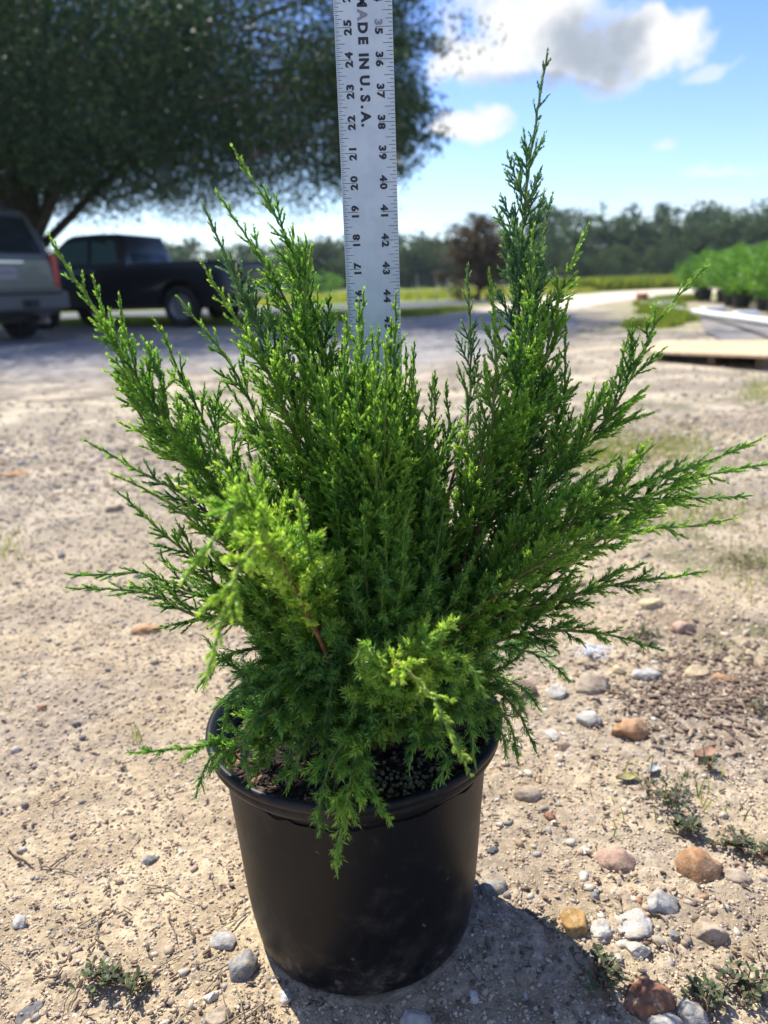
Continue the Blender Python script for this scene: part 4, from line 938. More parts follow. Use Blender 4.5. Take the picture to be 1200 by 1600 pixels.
# ---------------------------------------------------------------- trees: trunk, limbs and crown of small leaf faces
TREEL = leafmat('tree_leaf', [(0, (.016, .042, .026)), (.5, (.034, .078, .042)), (1, (.09, .155, .065))], .34, .55, 1.2)
TRFAR = leafmat('far_tree_leaf', [(0, (.018, .04, .022)), (.5, (.032, .072, .03)), (1, (.095, .15, .045))], .42, .7, 1.1)
TRRED = leafmat('purple_leaf', [(0, (.035, .045, .032)), (.5, (.06, .055, .042)), (1, (.20, .11, .085))], .25, .6, 1.1)
TRLIME = leafmat('nursery_leaf', [(0, (.03, .10, .015)), (.5, (.085, .23, .025)), (1, (.20, .38, .05))], .40, .5, 1.4)
TBARK = mat('tree_bark', (.09, .075, .06), .9, var=.4, vscale=12, bump=.8, bscale=25)
def leafcloud(cl, per, lsz, seed, squash=.7, asp=.45, tvar=.25, droop=0.):
    """cl: (n,5) clump centre, radius, tint -> small leaf quads"""
    r = np.random.RandomState(seed); n = len(cl)*per; c = np.repeat(cl, per, 0)
    g = r.randn(n, 3); g /= np.linalg.norm(g, axis=1, keepdims=True); g *= (r.rand(n, 1)**.42)*c[:, 3:4]; g[:, 2] *= squash
    p = c[:, :3]+g; d = r.randn(n, 3); d[:, 2] -= droop; d /= np.linalg.norm(d, axis=1, keepdims=True); q = r.randn(n, 3); q -= d*(d*q).sum(1, keepdims=True); q /= np.linalg.norm(q, axis=1, keepdims=True)
    L = lsz*(.6+.8*r.rand(n, 1)); Wd = L*asp
    V = np.stack([p-d*L/2, p+q*Wd/2, p+d*L/2, p-q*Wd/2], 1).reshape(-1, 3); k = np.arange(n)*4
    t = np.clip(c[:, 4]+r.randn(n)*tvar, 0, 1)
    return V, np.stack([k, k+1, k+2, k+3], 1), np.repeat(t, 4)
def tree(name, label, cat, loc, h, rx, ry, z0, nclump, per, lsz, seed, M, group=None, trunk_r=.15, crad=.18, shape=1., lobes=.25, trunkh=None, tilt=0, hollow=.35):
    r = np.random.RandomState(seed); t = thing(name, label, cat, loc, 0, group)
    hc = (h-z0)/2; cz = z0+hc; cl = []
    while len(cl) < nclump:
        g = r.randn(3); g /= np.linalg.norm(g); lo = 1+lobes*math.sin(g[0]*4.3+seed)*math.cos(g[1]*3.7+g[2]*5.1+seed*1.7)+lobes*.5*math.sin(g[2]*9+g[0]*7+seed)
        q = (hollow+(1-hollow)*r.rand()**.5)*lo
        wz = g[2]*q; wid = (1-max(0, wz)**2*.25*shape)
        cl.append([g[0]*q*rx*wid+tilt*wz, g[1]*q*ry*wid, cz+wz*hc, crad*min(rx, hc)*(.6+.8*r.rand()), .25+.5*r.rand()])
    cl = np.array(cl)
    V, Fc, T = leafcloud(cl, per, lsz, seed)
    cur = []; th = trunkh or cz
    k = 8; s = np.linspace(0, 1, k); P = np.stack([.06*h*np.sin(s*2+seed)*s, .03*h*np.cos(s*3+seed)*s, s*th-.05], 1); cur.append((P, trunk_r*(1.25-.7*s), np.zeros(k)))
    for c in cl[::max(1, nclump//12)]:
        b = P[4+r.randint(3)]; m_ = (b+c[:3])/2+np.array([0, 0, .06*h*r.rand()]); Q, S = resample([b, m_, c[:3]], max(.1, h/25)); cur.append((Q, np.linspace(trunk_r*.5, trunk_r*.1, len(Q)), np.zeros(len(Q))))
    V2, F2, T2 = tubes(cur, 7); npmesh('trunk', V2, F2, TBARK, t, smooth=True)
    npmesh('crown', V, Fc, M, t, tint=T); return t
# the big shade tree at left
def bigtree():
    t = thing('shade_tree', 'huge dark spreading tree over the parked vehicles at left', 'tree', (-7.3, 17.2, 0)); r = np.random.RandomState(9); cl = []
    # limbs first, clumps of leaves along them
    cur = []; k = 10; s = np.linspace(0, 1, k); P0 = np.stack([.25*s*s, -.3*s, s*3.4-.1], 1); cur.append((P0, .42-.14*s, np.zeros(k)))
    for i in range(20):
        a = i*2.399+r.rand()*.4; el = [.40, .6, .95][i % 3]+r.rand()*.2; L = 8.2-2.2*el+r.rand()*.9
        if math.cos(a) > .3 and el < .9: L *= 1.0
        b = P0[4+(i % 6)]; d = np.array([math.cos(a)*math.cos(el), math.sin(a)*math.cos(el)*.92, math.sin(el)])
        e = b+d*L; e[2] = min(e[2], 9.2); e[2] -= (.5 if el < .4 else 0.)
        m_ = b+d*L*.5+np.array([0, 0, .6+.4*r.rand()])
        Q, S = resample([b, m_, e], .25); cur.append((Q, np.linspace(.10, .012, len(Q)), np.zeros(len(Q))))
        for j in range(len(Q)):
            u = j/len(Q)
            if u < .22: continue
            for q in range(5):
                o = r.randn(3)*np.array([.75, .75, .45])*(1.15-.55*u); cl.append([*(Q[j]+o), .42+.3*r.rand(), .2+.5*r.rand()])
    # fill of the canopy between the limbs
    for i in range(3000):
        g = r.randn(3); g /= np.linalg.norm(g); g[2] = g[2] if g[2] > -.55 else -.55*r.rand(); lo = 1+.12*math.sin(g[0]*7+1)*math.cos(g[1]*6)+.08*math.sin(g[2]*13+g[0]*9)
        q = (.35+.65*r.rand()**.6)*lo
        cl.append([.45+g[0]*7.75*q, g[1]*7.2*q, 5.7+g[2]*4.6*q*(1 if g[2] > 0 else 1.15), .45+.36*r.rand(), .2+.5*r.rand()])
    for i in range(2300):
        a = r.rand()*6.283; q = 7.7*math.sqrt(r.rand()); cl.append([.5+math.cos(a)*q, math.sin(a)*q*.9, 2.35+.12*q*r.rand()+1.9*r.rand(), .42+.3*r.rand(), .2+.4*r.rand()])
    # loose outer sprigs at the right-hand edge
    for i in range(150):
        z = 3.0+4.5*r.rand(); cl.append([7.35+1.0*r.rand()-abs(z-4.8)*.22, -3+5*r.rand(), z, .20+.15*r.rand(), .3+.4*r.rand()])
    cl2 = []
    for i in range(75):
        z = 2.9+6*r.rand(); p = np.array([6.2+1.0*r.rand()-abs(z-5)*.16, -4.5+6.5*r.rand(), z]); d = np.array([1, .5*r.randn(), -.10+.32*r.randn()]); d /= np.linalg.norm(d); L = 1.0+1.3*r.rand()
        Q, S = resample([p-d*1.5, p, p+d*L*.6, p+d*L+np.array([0, 0, -.12])], .12); cur.append((Q, np.linspace(.022, .004, len(Q)), np.zeros(len(Q))))
        for j in range(12, len(Q)): cl2.append([*(Q[j]+r.randn(3)*.07), .20*(1-.5*(j-12)/max(1, len(Q)-12)), .3+.5*r.rand()])
        for q in range(3):
            k_ = 12+r.randint(max(1, len(Q)-14)); e = d*.5+r.randn(3)*np.array([.25, .25, .35])
            for u in np.linspace(0, 1, 5): cl2.append([*(Q[min(k_, len(Q)-1)]+e*u), .13, .3+.5*r.rand()])
    cl = np.array(cl); cl = cl[cl[:, 2] > 2.1+.35*np.sin(cl[:, 0]*1.7)+.25*np.sin(cl[:, 1]*2.3)+.25*r.rand(len(cl))]
    V, Fc, T = leafcloud(cl, 66, .082, 4, .8, .42, .3); Va, Fa, Ta = leafcloud(np.array(cl2), 17, .075, 5, .8, .42, .3)
    Fc = np.vstack([Fc, Fa+len(V)]); V = np.vstack([V, Va]); T = np.r_[T, Ta]
    V2, F2, T2 = tubes(cur, 9); npmesh('trunk', V2, F2, TBARK, t, smooth=True); npmesh('crown', V, Fc, TREEL, t, tint=T)
    return len(Fc)
print('big tree leaves', bigtree())
# the reddish crape-myrtle-like tree beside the road
def horizon_y(px): return 445-ROLL*(px-600)
g = G(748, 470)
tree('purple_leaf_tree', 'small reddish-purple tree by the roadside in front of the woods', 'tree', (g.x, g.y, 0), 2.55, 1.12, 1.0, .12, 230, 100, .075, 31, TRRED, trunk_r=.06, crad=.22, shape=.2, lobes=.35)
# far treeline: individual crowns
def fartree(px, ytop, wpx, Y, label, seed, M=TRFAR, name='woodland_tree', lob=.22):
    top = at(px, ytop-(8 if px > 820 else 3), Y); g_ = at(px, horizon_y(px), Y); h = top.z; w_ = wpx/F*Y/2
    return tree(name, label, 'tree', (g_.x, Y, 0), h, w_, w_, h*.02, 120, 70, h*.050, seed, M, 'trees of the far woodland edge', trunk_r=h*.016, crad=.30, shape=.5, lobes=lob)
FT = [(885, 362, 70, 96, 'rounded dark tree just right of the tallest juniper shoot'), (940, 346, 62, 98, 'tall dark tree with a domed top, left one of the twin domes'),
 (993, 344, 66, 97, 'tall dark tree with a domed top, right one of the twin domes'), (1035, 362, 40, 104, 'narrow paler tree right of the twin domes'),
 (1062, 356, 54, 99, 'mid-green tree behind the left end of the nursery shrubs'), (1100, 352, 50, 100, 'tree between the narrow paler tree and the tallest tree at right'),
 (1140, 338, 72, 94, 'tallest tree of the far woods, above the nursery shrubs'), (1190, 350, 60, 90, 'broad tree of the far woods cut by the right edge'), (1235, 340, 70, 90, 'woodland tree outside the right edge'),
 (960, 388, 60, 88, 'low lighter tree in front of the twin domes'), (1030, 385, 64, 88, 'low olive-green tree in front of the narrow paler tree'), (905, 396, 50, 90, 'low dark tree behind the right juniper shoots'),
 (850, 372, 50, 100, 'dark tree hidden partly by the tallest juniper shoots'), (800, 380, 50, 100, 'tree of the far woods right of the reddish tree'),
 (700, 384, 56, 98, 'far tree left of the reddish tree'), (668, 378, 50, 100, 'far tree with a small peak midway between ruler and reddish tree'), (640, 388, 50, 98, 'far tree directly right of the ruler'),
 (600, 385, 60, 100, 'far tree behind the ruler'), (550, 388, 44, 98, 'far tree directly left of the ruler'), (512, 378, 40, 102, 'pointed far tree left of the ruler'),
 (480, 384, 44, 104, 'far tree between the left juniper shoots and the ruler'), (440, 402, 60, 92, 'paler rounded far tree right of the black pickup'), (400, 408, 50, 96, 'far tree behind the tail of the black pickup'),
 (350, 412, 60, 110, 'low far tree seen over the bed of the black pickup'), (280, 415, 70, 110, 'low far tree behind the cab of the black pickup'), (750, 390, 70, 104, 'far tree behind the reddish tree'),
 (180, 420, 80, 110, 'far tree hidden by the pickup cab'), (90, 420, 80, 110, 'far tree hidden by the silver vehicle')]
for i, (px, yt, wp, Y, lb) in enumerate(FT): fartree(px, yt+4, wp*1.25, Y, lb, 100+i)
for i, (px, yt, wp, Y, lb) in enumerate([(505, 428, 60, 60, 'bright green bush left of the ruler in front of the far woods'), (425, 440, 44, 52, 'small bright bush right of the pickup tail')]):
    o = fartree(px, yt, wp, Y, lb, 150+i, TRLIME, 'roadside_bush'); o['group'] = 'bright bushes at the field edge'; o['category'] = 'bush'
# the mass of the wood behind the front crowns
r = np.random.RandomState(61); cl = []
for i in range(2600):
    px = -500+2300*r.rand(); Y = 112+30*r.rand(); hh = (5.6+2.6*fbm(np.array(px*.013), np.array(3.), 3))*(1.0 if px < 820 else 1.5); z = hh*r.rand()**.7
    p_ = at(px, 440, Y); cl.append([p_.x, Y, z, 1.1+.8*r.rand(), .1+.5*r.rand()])
V, Fc, T = leafcloud(np.array(cl), 34, .62, 62, .8, .6)
tag(npmesh('woodland', V, Fc, TRFAR, tint=T), 'mass of the far wood behind its front trees', 'woodland', kind='stuff')

# ---------------------------------------------------------------- nursery rows at right
BP = mat('black_pot_plastic', (.015, .016, .018), .5)
def nursery_shrub(label, x, y, h, w_, seed):
    t = thing('nursery_shrub', label, 'shrub', (x, y, 0), 0, 'potted shrubs in the nursery rows')
    r = np.random.RandomState(seed); bm = bmesh.new(); cyl(bm, (0, 0, .02), (0, 0, .30), .13, .155, 20); cyl(bm, (0, 0, .285), (0, 0, .315), .165, .165, 20); bmobj('plant_pot', bm, BP, t, smooth=False)
    cl = []; cur = []
    for i in range(38):
        g = r.randn(3); g /= np.linalg.norm(g); q = .35+.65*r.rand()**.5; c = np.array([g[0]*w_*q, g[1]*w_*q, .34+(h-.34)*.5+g[2]*(h-.34)*.5*q]); cl.append([*c, .14+.10*r.rand(), .3+.45*r.rand()])
        if i % 2 == 0: Q, S = resample([np.array([0, 0, .28]), np.array([c[0]*.3, c[1]*.3, .5]), c], .06); cur.append((Q, np.linspace(.008, .003, len(Q)), np.zeros(len(Q))))
    V, Fc, T = leafcloud(np.array(cl), 78, .055, seed, .9, .5); V2, F2, T2 = tubes(cur, 5)
    npmesh('stems', V2, F2, TBARK, t); npmesh('foliage', V, Fc, TRLIME, t, tint=T); return t
protos = {}
def pipe_x(Y): return 4.43+(Y-8.9)*.145
k = 0; ORD = ['nearest', 'second', 'third', 'fourth', 'fifth', 'sixth', 'seventh', 'farthest']
rr = np.random.RandomState(8)
for row in range(5):
    for j in range(8):
        Y = 11.9+j*1.0+row*.35; x = pipe_x(Y)+1.15+j*.10+row*.8+rr.randn()*.06; h = .80+.34*rr.rand()+.10*row
        lb = '%s bright green potted shrub in the %s row from the white edging' % (ORD[j], ['first', 'second', 'third', 'fourth', 'last'][row])
        key = (row*10+j) % 5
        if key not in protos: protos[key] = o = nursery_shrub(lb, x, Y, 1.2, .60, 200+key)
        else:
            o = copy_thing(protos[key]); o.location = (x, Y, 0); o.rotation_euler = (0, 0, rr.rand()*6.28); o['label'] = lb
        s_ = h/1.2*(1-.0*j); o.scale = (1, 1, s_)
# white edging pipe, in a curve at the far end
WP = mat('white_pvc', (.78, .79, .80), .4)
def pipe(name, pts, rad_, M, label, cat, n=10):
    P, S = resample([np.array(p, float) for p in pts], .25); V, Fc, T = tubes([(P, np.full(len(P), rad_), np.zeros(len(P)))], n)
    return tag(npmesh(name, V, Fc, M, smooth=True), label, cat)
pipe('edging_pipe', [(4.05, 6.2, .05), (4.43, 8.9, .07), (4.75, 11.2, .06), (5.05, 13.2, .055), (5.55, 16.6, .06), (6.4, 18.6, .06), (7.6, 20.5, .06)], .042, WP, 'long white pipe edging the nursery bed at right', 'pipe')
r = np.random.RandomState(3)
for i, (y_, lb) in enumerate([(10.6, 'crumpled white cover piece behind the pipe, nearest'), (12.2, 'small white block behind the white edging pipe'), (15.6, 'white slab at the far bend of the edging pipe')]):
    bm = bmesh.new(); box(bm, (0, 0, .06), (.30+.1*i, .16, .12), Matrix.Rotation(.3*i, 3, 'Z')); o = bmobj('edging_block', bm, WP, bevel=.02, seg=3, smooth=True); o.location = (pipe_x(y_)+.27, y_, 0); tag(o, lb, 'block', 'white blocks behind the edging pipe')
hose = mat('black_hose', (.02, .02, .02), .5)
pipe('irrigation_hose', [(3.6, 7.2, .03), (4.0, 8.6, .03), (4.4, 10.2, .03), (4.75, 12.2, .03)], .012, hose, 'thin black hose lying along the grey cloth', 'hose', 7)
# small red bucket at the far end of the edging
g = G(1003, 470); bm = bmesh.new(); cyl(bm, (0, 0, 0), (0, 0, .24), .10, .13, 20); cyl(bm, (0, 0, .23), (0, 0, .25), .14, .14, 20)
o = bmobj('bucket', bm, mat('faded_red_plastic', (.48, .17, .13), .5)); o.location = (g.x*.85, g.y*.85, 0); tag(o, 'faded pinkish-red bucket at the far end of the white edging', 'bucket')
# stakes in the meadow
for i, (px, h_) in enumerate([(652, 1.1), (682, 1.0), (700, .9)]):
    p_ = at(px, 460, 25); bm = bmesh.new(); cyl(bm, (0, 0, 0), (0, 0, h_*.8), .014, .010, 8); box(bm, (0, 0, h_*.8), (.03, .012, .05)); o = bmobj('garden_stake', bm, mat('pale_stake', (.55, .55, .48), .7)); o.location = (p_.x, 25, 0)
    tag(o, ['thin pale stake nearest the ruler, in the meadow', 'thin pale stake in the middle of three in the meadow', 'thin pale stake nearest the reddish tree'][i], 'stake', 'stakes in the meadow')
# plywood board lying on the sand at right
def board():
    M = bpy.data.materials.new('plywood'); M.use_nodes = True; t = NT(M.node_tree); p = t.n['Principled BSDF']; p.inputs['Roughness'].default_value = .8
    tc = t.new('ShaderNodeTexCoord').outputs['Object']; mp = t.new('ShaderNodeMapping'); mp.inputs['Scale'].default_value = (1, 14, 14); t.l.new(tc, mp.inputs[0])
    f = t.noise(mp.outputs[0], 3, 6, .6); t.l.new(t.mix(t.smooth(f, .3, .7), (.42, .30, .17), (.62, .48, .30)), p.inputs['Base Color'])
    a, b, c, d = G(1006, 563), G(1198, 581), G(1290, 552), G(1030, 553)
    bm = bmesh.new(); lo = [Vector((q.x, q.y, .085)) for q in (a, b, c, d)]; hi = [Vector((q.x, q.y, .104)) for q in (a, b, c, d)]
    for q in (lo[0], hi[0]): q.z -= .035
    V = [bm.verts.new(q) for q in lo+hi]; bm.faces.new(V[:4][::-1]); bm.faces.new(V[4:])
    for i in range(4): bm.faces.new((V[i], V[(i+1) % 4], V[4+(i+1) % 4], V[4+i]))
    t_ = thing('plywood_board', 'weathered tan plywood board lying propped on the sand at right', 'board')
    bmobj('sheet', bm, M, t_, bevel=.002, seg=1)
    for u in (.12, .55, .9):
        q = a.lerp(b, u); e = d.lerp(c, u); bm = bmesh.new(); L = (e-q).length; dv = (e-q).normalized()
        box(bm, (q+e)/2+Vector((0, 0, .036)), (.05, L*.80, .072), Matrix.Rotation(math.atan2(-dv.x, dv.y), 3, 'Z')); bmobj('batten', bm, mat('batten_wood', (.22, .15, .09), .85, var=.3), t_)
board()
# white fibrous scrap behind the pale tan stone
g = G(925, 1022); r = np.random.RandomState(12); cur = []
for i in range(34):
    s = np.linspace(0, 1, 8); a = r.rand()*6.28; L = .012+.022*r.rand(); P = np.stack([np.cos(a+s*2*r.randn())*L*s+r.randn()*.006, np.sin(a+s)*L*s*.8+r.randn()*.006, .003+.012*np.sin(s*3)*r.rand()], 1); cur.append((P, np.full(8, .0007), np.zeros(8)))
V, Fc, T = tubes(cur, 5); o = npmesh('plastic_scrap', V, Fc, mat('white_fibre', (.72, .76, .80), .6), smooth=True); o.location = (g.x, g.y, .002); tag(o, 'shredded white fibrous scrap on the sand behind the pale tan stone', 'scrap')
# leaves on the sand
for i, (px, py, wpx, lb, c) in enumerate([(980, 1218, 36, 'curled yellow-olive dead leaf on the open sand', (.34, .30, .12)), (1102, 1176, 46, 'curled pinkish-brown dead leaf near the right edge', (.32, .18, .12)), (1020, 1205, 30, 'pale grey-blue flat chip right of the yellow-olive leaf', (.36, .38, .38))]):
    g = G(px, py); L = wpx/F*(g-CAM).length*.5; s = np.linspace(-1, 1, 9); wv = (1-s**2)*L*.42; zz = .002+.35*L*(s*s)*.5
    Vv = np.concatenate([np.stack([s*L, wv, zz+.002+.12*L], 1), np.stack([s*L, 0*s, zz], 1), np.stack([s*L, -wv, zz+.002+.10*L], 1)]); k9 = np.arange(8)
    Vv2 = np.concatenate([Vv, Vv-np.array([0, 0, .0006])]); Fq = np.concatenate([np.stack([k9+a, k9+a+1, k9+a+10, k9+a+9], 1) for a in (0, 9, 27, 36)])
    o = npmesh('dead_leaf', Vv2, Fq, mat('dead_leaf_%d' % i, c, .8, var=.4, vscale=150), smooth=True); o.location = (g.x, g.y, float(gheight(g.x, g.y))+.001); o.rotation_euler = (0, 0, .3*i+.2); tag(o, lb, 'leaf', 'dead leaves on the sand')

# ---------------------------------------------------------------- vehicles
GLS = mat('dark_glass', (.012, .016, .018), .06, spec=.8); GLP = mat('light_painted_glass', (.07, .13, .12), .08, spec=.9); TYR = mat('tyre_rubber', (.02, .02, .021), .85, bump=.4, bscale=80); RIM = mat('wheel_alloy', (.38, .39, .41), .35, .8)  # pickup side glass: light showing through the cab is painted into its colour
CHR = mat('chrome', (.6, .6, .62), .15, 1.); BLKP = mat('black_trim', (.02, .02, .022), .6); REDL = mat('red_lens', (.42, .02, .015), .2, spec=.7); WHL = mat('clear_lens', (.6, .6, .6), .15)
def paint(name, c, metal=.3): return mat(name, c, .32, metal, coat=.7)
def wheel(parent, x, y, side, R_=.34, w_=.22):
    def ring(pr, n=40):
        bm = bmesh.new(); a = [i*2*math.pi/n for i in range(n)]; rows = [[bm.verts.new((x+math.cos(t)*r_, y+side*yy, R_+math.sin(t)*r_)) for t in a] for (r_, yy) in pr]
        for i in range(len(rows)-1):
            for j in range(n): bm.faces.new((rows[i][j], rows[i][(j+1) % n], rows[i+1][(j+1) % n], rows[i+1][j]))
        return bm
    w0 = w_/2
    ty = bmobj('wheel', ring([(.6*R_, -w0), (.9*R_, -w0), (R_, -w0*.75), (R_, w0*.75), (.92*R_, w0), (.64*R_, w0*.92), (.62*R_, w0*.6)]), TYR, parent, smooth=True)
    bm = ring([(.62*R_, -w0*.5), (.62*R_, w0*.75), (.56*R_, w0*.7), (.52*R_, w0*.3), (.20*R_, w0*.35), (.18*R_, w0*.62), (.001, w0*.62)])
    for i in range(6):
        a = i*math.pi/3; c = Vector((x+math.cos(a)*.36*R_, y+side*w0*.48, R_+math.sin(a)*.36*R_)); box(bm, c, (.42*R_, .03, .09*R_), Matrix.Rotation(-a, 3, 'Y'))
    bmobj('rim', bm, RIM, ty); return ty
def loft(name, rows, M, parent, smooth=False, bevel=.0):
    """rows: list of closed loops (same length), capped"""
    bm = bmesh.new(); vs = [[bm.verts.new(p) for p in row] for row in rows]; n = len(rows[0])
    for i in range(len(rows)-1):
        for j in range(n): bm.faces.new((vs[i][j], vs[i][(j+1) % n], vs[i+1][(j+1) % n], vs[i+1][j]))
    bm.faces.new(vs[0][::-1]); bm.faces.new(vs[-1]); return bmobj(name, bm, M, parent, smooth, bevel)
def side_prism(name, prof, hw_bottom, hw_top, zb, zt, M, parent, bevel=.03):
    """side profile (x,z) extruded over the width, leaning in with height"""
    bm = bmesh.new(); 
    def hwz(z): u = min(1, max(0, (z-zb)/(zt-zb))); return hw_bottom+(hw_top-hw_bottom)*u
    L = [bm.verts.new((x, hwz(z), z)) for x, z in prof]; R = [bm.verts.new((x, -hwz(z), z)) for x, z in prof]
    n = len(prof)
    for i in range(n): bm.faces.new((L[i], L[(i+1) % n], R[(i+1) % n], R[i]))
    f1 = bm.faces.new(L[::-1]); f2 = bm.faces.new(R)
    bmesh.ops.recalc_face_normals(bm, faces=bm.faces)
    ed = [e for e in bm.edges if e.calc_face_angle(0) > .25]
    bmesh.ops.bevel(bm, geom=ed, offset=bevel, segments=3, affect='EDGES', profile=.6, clamp_overlap=True)
    o = bmobj(name, bm, M, parent); 
    for p in o.data.polygons: p.use_smooth = True
    return o
def arch(xc, R_, z0, n=10):
    return [(xc+math.cos(math.pi-i*math.pi/n)*R_, z0+math.sin(i*math.pi/n)*R_) for i in range(n+1)]
def panel(name, pts, M, parent, th=.006, nrm=None):
    pts = [Vector(p) for p in pts]; n_ = (pts[1]-pts[0]).cross(pts[2]-pts[0]).normalized()
    if nrm is not None and n_.dot(Vector(nrm)) < 0: n_ = -n_
    bm = bmesh.new(); a = [bm.verts.new(p-n_*.01) for p in pts]; b = [bm.verts.new(p+n_*th) for p in pts]; k = len(pts)
    bm.faces.new(a); bm.faces.new(b)
    for i in range(k): bm.faces.new((a[i], a[(i+1) % k], b[(i+1) % k], b[i]))
    return bmobj(name, bm, M, parent)
# black compact pickup: +X is forward
def pickup(loc, rz):
    t = thing('pickup_truck', 'black extended-cab pickup parked side-on under the tree, behind the silver vehicle', 'pickup truck', loc, rz)
    BK = paint('black_paint', (.012, .014, .018)); R_ = .34; wr, wf = 0., 3.05
    low = [(-1.10, .48), (-1.10, .98)] + [(-.98, 1.02), (1.02, 1.02)] + [(1.05, 1.04), (2.60, 1.03), (2.95, 1.02), (3.55, .98), (3.80, .90), (3.86, .70), (3.86, .40), (3.62, .34)] + arch(wf, .43, .36)[::-1] + [(2.5, .34), (.62, .34)] + arch(wr, .43, .36)[::-1] + [(-.6, .38)]
    body = side_prism('body', low, .84, .80, .5, 1.05, BK, t, .035)
    # open bed: inner dark tub top set slightly proud
    panel('bed_liner', [(-1.02, .70, 1.021), (.96, .70, 1.021), (.96, -.70, 1.021), (-1.02, -.70, 1.021)], BLKP, t, .004, (0, 0, 1))
    for s_ in (-1, 1):
        bm = bmesh.new(); box(bm, (-.03, s_*.775, 1.045), (2.05, .06, .045)); bmobj('bed_rail', bm, BLKP, t, bevel=.01)
    cab = [(1.04, 1.03), (1.09, 1.30), (1.15, 1.52), (1.24, 1.575), (1.7, 1.59), (2.22, 1.58), (2.36, 1.54), (3.02, 1.05), (2.9, 1.02)]
    side_prism('cab', cab, .79, .62, 1.03, 1.56, BK, t, .03)
    def yz(z): u = (z-1.03)/.53; return .79-.17*u
    for s_ in (-1, 1):
        def P(x, z): return (x, s_*(yz(z)+.002), z)
        panel('side_window', [P(1.86, 1.09), P(2.82, 1.09), P(2.42, 1.44), P(1.90, 1.48)], GLP, t, .004, (0, s_, 0))
        panel('quarter_window', [P(1.22, 1.10), P(1.78, 1.09), P(1.80, 1.48), P(1.33, 1.46)], GLP, t, .004, (0, s_, 0))
        bm = bmesh.new(); box(bm, (2.72, s_*.90, 1.12), (.10, .16, .15)); bmobj('mirror', bm, BLKP, t, bevel=.02)
        bm = bmesh.new(); box(bm, (2.0, s_*.826, .93), (.14, .02, .03)); bmobj('door_handle', bm, BLKP, t, bevel=.005)
        bm = bmesh.new(); box(bm, (-1.105, s_*.74, .84), (.03, .12, .26)); bmobj('tail_light', bm, REDL, t, bevel=.008)
        bm = bmesh.new(); box(bm, (3.85, s_*.64, .78), (.05, .26, .14)); bmobj('headlight', bm, WHL, t, bevel=.01)
        for x_ in (1.82, 2.86):
            bm = bmesh.new(); box(bm, (x_, s_*.832, .72), (.010, .012, .58)); bmobj('door_seam', bm, BLKP, t)
        wheel(t, wr, s_*.72, s_, R_); wheel(t, wf, s_*.72, s_, R_)
    panel('rear_window', [(1.046, .56, 1.10), (1.046, -.56, 1.10), (1.13, -.50, 1.37), (1.13, .50, 1.37)], GLS, t, .012, (-1, 0, .3))
    panel('windscreen', [(2.98, .66, 1.09), (2.98, -.66, 1.09), (2.47, -.57, 1.47), (2.47, .57, 1.47)], GLS, t, .012, (1, 0, .8))
    bm = bmesh.new(); box(bm, (-1.20, 0, .52), (.18, 1.60, .17)); bmobj('rear_bumper', bm, CHR, t, bevel=.025)
    bm = bmesh.new(); box(bm, (3.92, 0, .50), (.16, 1.62, .20)); bmobj('front_bumper', bm, BLKP, t, bevel=.03)
    bm = bmesh.new(); box(bm, (-1.112, 0, .80), (.022, 1.20, .34)); box(bm, (-1.13, 0, .90), (.02, .22, .06)); bmobj('tailgate', bm, BK, t, bevel=.006)
    bm = bmesh.new(); box(bm, (1.3, 0, .36), (4.2, 1.0, .12)); box(bm, (0, 0, .34), (.12, 1.3, .12)); bmobj('chassis', bm, BLKP, t); t.scale = (1.0, 1.06, 1.06)
g = G(290, 511)
yaw = math.pi-rad(17)
fw = Vector((math.cos(yaw), math.sin(yaw), 0)); lf = Vector((-fw.y, fw.x, 0))
pickup((g.x-lf.x*.76, g.y-lf.y*.76, 0), yaw)
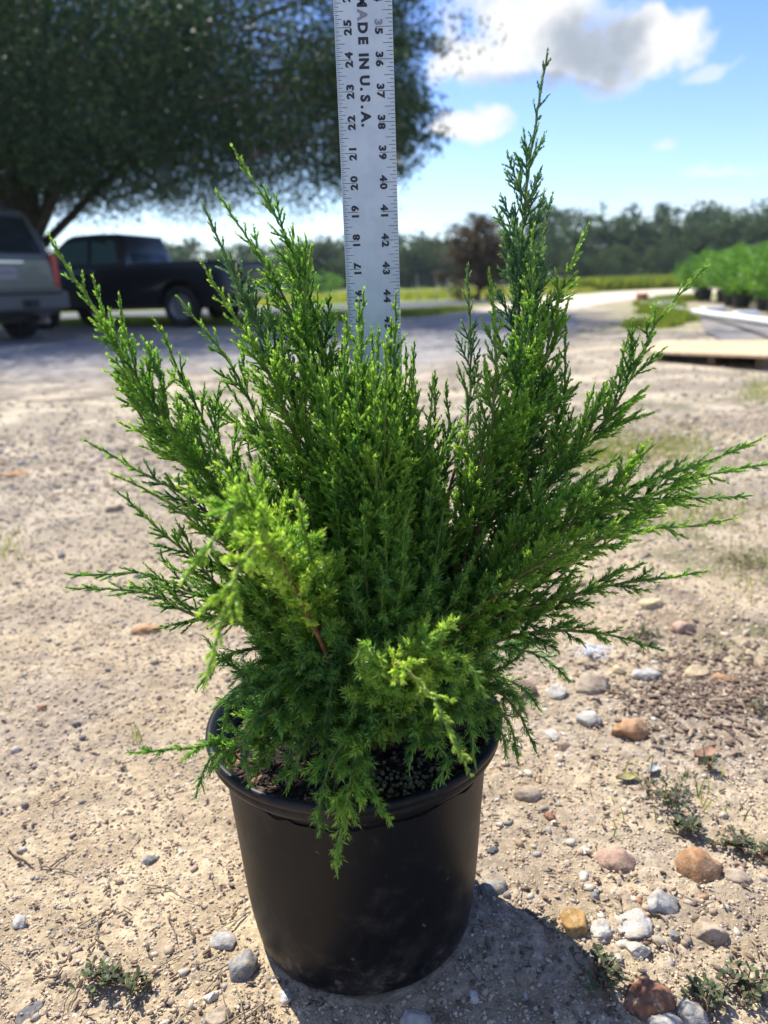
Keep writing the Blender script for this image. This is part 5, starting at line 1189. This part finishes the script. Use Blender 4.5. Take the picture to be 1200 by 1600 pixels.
# silver SUV seen from behind (+X forward)
def suv(loc, rz):
    t = thing('parked_suv', 'silver-grey family vehicle seen from behind, cut by the left edge', 'car', loc, rz)
    SV = paint('silver_tan_paint', (.14, .145, .145), .5); R_ = .36; wr, wf = .95, 3.75
    low = [(.03, .42), (0, .72), (.02, 1.10), (.06, 1.16), (3.4, 1.12), (4.3, 1.0), (4.62, .86), (4.68, .55), (4.6, .32)] + arch(wf, .45, .38)[::-1] + [(3.1, .30), (1.6, .30)] + arch(wr, .45, .38)[::-1] + [(.35, .34)]
    side_prism('body', low, .93, .89, .5, 1.15, SV, t, .05)
    cab = [(.05, 1.13), (.16, 1.50), (.30, 1.80), (.5, 1.87), (1.6, 1.90), (2.5, 1.86), (2.75, 1.78), (3.6, 1.13)]
    side_prism('cabin', cab, .885, .68, 1.13, 1.88, SV, t, .05)
    def yz(z): return .885-.205*(z-1.13)/.75
    for s_ in (-1, 1):
        def P(x, z): return (x, s_*(yz(z)+.002), z)
        panel('rear_side_window', [P(.34, 1.22), P(1.30, 1.20), P(1.30, 1.74), P(.52, 1.74)], GLS, t, .004, (0, s_, 0))
        panel('side_window', [P(1.40, 1.20), P(2.28, 1.20), P(2.28, 1.74), P(1.40, 1.74)], GLS, t, .004, (0, s_, 0))
        panel('front_side_window', [P(2.36, 1.20), P(3.34, 1.20), P(2.72, 1.70), P(2.36, 1.74)], GLS, t, .004, (0, s_, 0))
        bm = bmesh.new(); box(bm, (.035, s_*.845, .98), (.10, .10, .46)); o = bmobj('tail_light', bm, REDL, t, bevel=.02, seg=3)
        bm = bmesh.new(); box(bm, (1.5, s_*.60, 1.935), (1.9, .035, .03)); box(bm, (.7, s_*.60, 1.905), (.08, .05, .05)); box(bm, (2.3, s_*.60, 1.90), (.08, .05, .06)); bmobj('roof_rail', bm, BLKP, t, bevel=.006)
        bm = bmesh.new(); box(bm, (3.30, s_*1.02, 1.20), (.12, .20, .16)); bmobj('mirror', bm, SV, t, bevel=.03)
        wheel(t, wr, s_*.80, s_, R_, .24); wheel(t, wf, s_*.80, s_, R_, .24)
    panel('rear_window', [(.075, .70, 1.22), (.075, -.70, 1.22), (.255, -.60, 1.72), (.255, .60, 1.72)], GLS, t, .022, (-1, 0, .3))
    tg = bmobj('tailgate', (lambda b: (box(b, (.0, 0, .93), (.03, 1.46, .42)), b)[1])(bmesh.new()), SV, t, bevel=.012)
    bm = bmesh.new(); box(bm, (-.022, 0, 1.10), (.02, .60, .045)); bmobj('garnish_strip', bm, CHR, tg, bevel=.006)
    bm = bmesh.new(); box(bm, (-.019, 0, .95), (.012, .46, .21)); bmobj('plate_recess', bm, mat('recess_paint', (.22, .22, .21), .5), tg, bevel=.004)
    bm = bmesh.new(); box(bm, (-.030, 0, .95), (.006, .305, .152)); pl = bmobj('licence_plate', bm, mat('plate_white', (.33, .33, .34), .5), tg, bevel=.002)
    # unreadable dark characters on the plate
    bm = bmesh.new(); r = np.random.RandomState(4)
    for i in range(6):
        y_ = -.105+i*.042; 
        for q in range(3): box(bm, (-.0345, y_+(.010 if q else -.009), .955+(q-1)*.022), (.002, .010 if q != 1 else .022, .034 if q != 1 else .009))
    bmobj('plate_characters', bm, mat('plate_ink', (.06, .06, .09), .6), tg)
    bm = bmesh.new(); box(bm, (-.07, 0, .56), (.20, 1.80, .26)); bmobj('rear_bumper', bm, mat('bumper_grey', (.10, .105, .11), .45), t, bevel=.05, seg=3)
    bm = bmesh.new(); box(bm, (-.182, 0, .665), (.02, 1.50, .03)); bmobj('bumper_step', bm, BLKP, t, bevel=.005)
    bm = bmesh.new(); box(bm, (-.178, -.22, .53), (.03, .26, .11)); cyl(bm, (-.16, -.18, .53), (-.24, -.18, .53), .032, n=16); bmobj('tow_hitch', bm, BLKP, t, bevel=.003, seg=1)
    bm = bmesh.new(); cyl(bm, (.5, -.55, .28), (-.06, -.55, .27), .032, n=14); bmobj('exhaust_pipe', bm, CHR, t)
    bm = bmesh.new(); box(bm, (2.3, 0, .32), (3.9, 1.1, .12)); box(bm, (.95, 0, .34), (.12, 1.4, .14)); bmobj('chassis', bm, BLKP, t)
g = at(14, 468, 11.3)
suv((g.x, g.y, 0), rad(150))

# ---------------------------------------------------------------- humid summer air
M = bpy.data.materials.new('haze'); M.use_nodes = True; t = NT(M.node_tree); t.n.remove(t.n['Principled BSDF'])
pv = t.new('ShaderNodeVolumePrincipled'); pv.inputs['Color'].default_value = (.80, .90, 1, 1); pv.inputs['Density'].default_value = .00035; pv.inputs['Anisotropy'].default_value = .3
t.l.new(pv.outputs[0], t.n['Material Output'].inputs['Volume'])
bm = bmesh.new(); box(bm, (0, 0, 9), (1500, 1500, 24)); o = bmobj('haze', bm, M); tag(o, 'thin humid haze over the yard and fields', 'haze', kind='stuff')
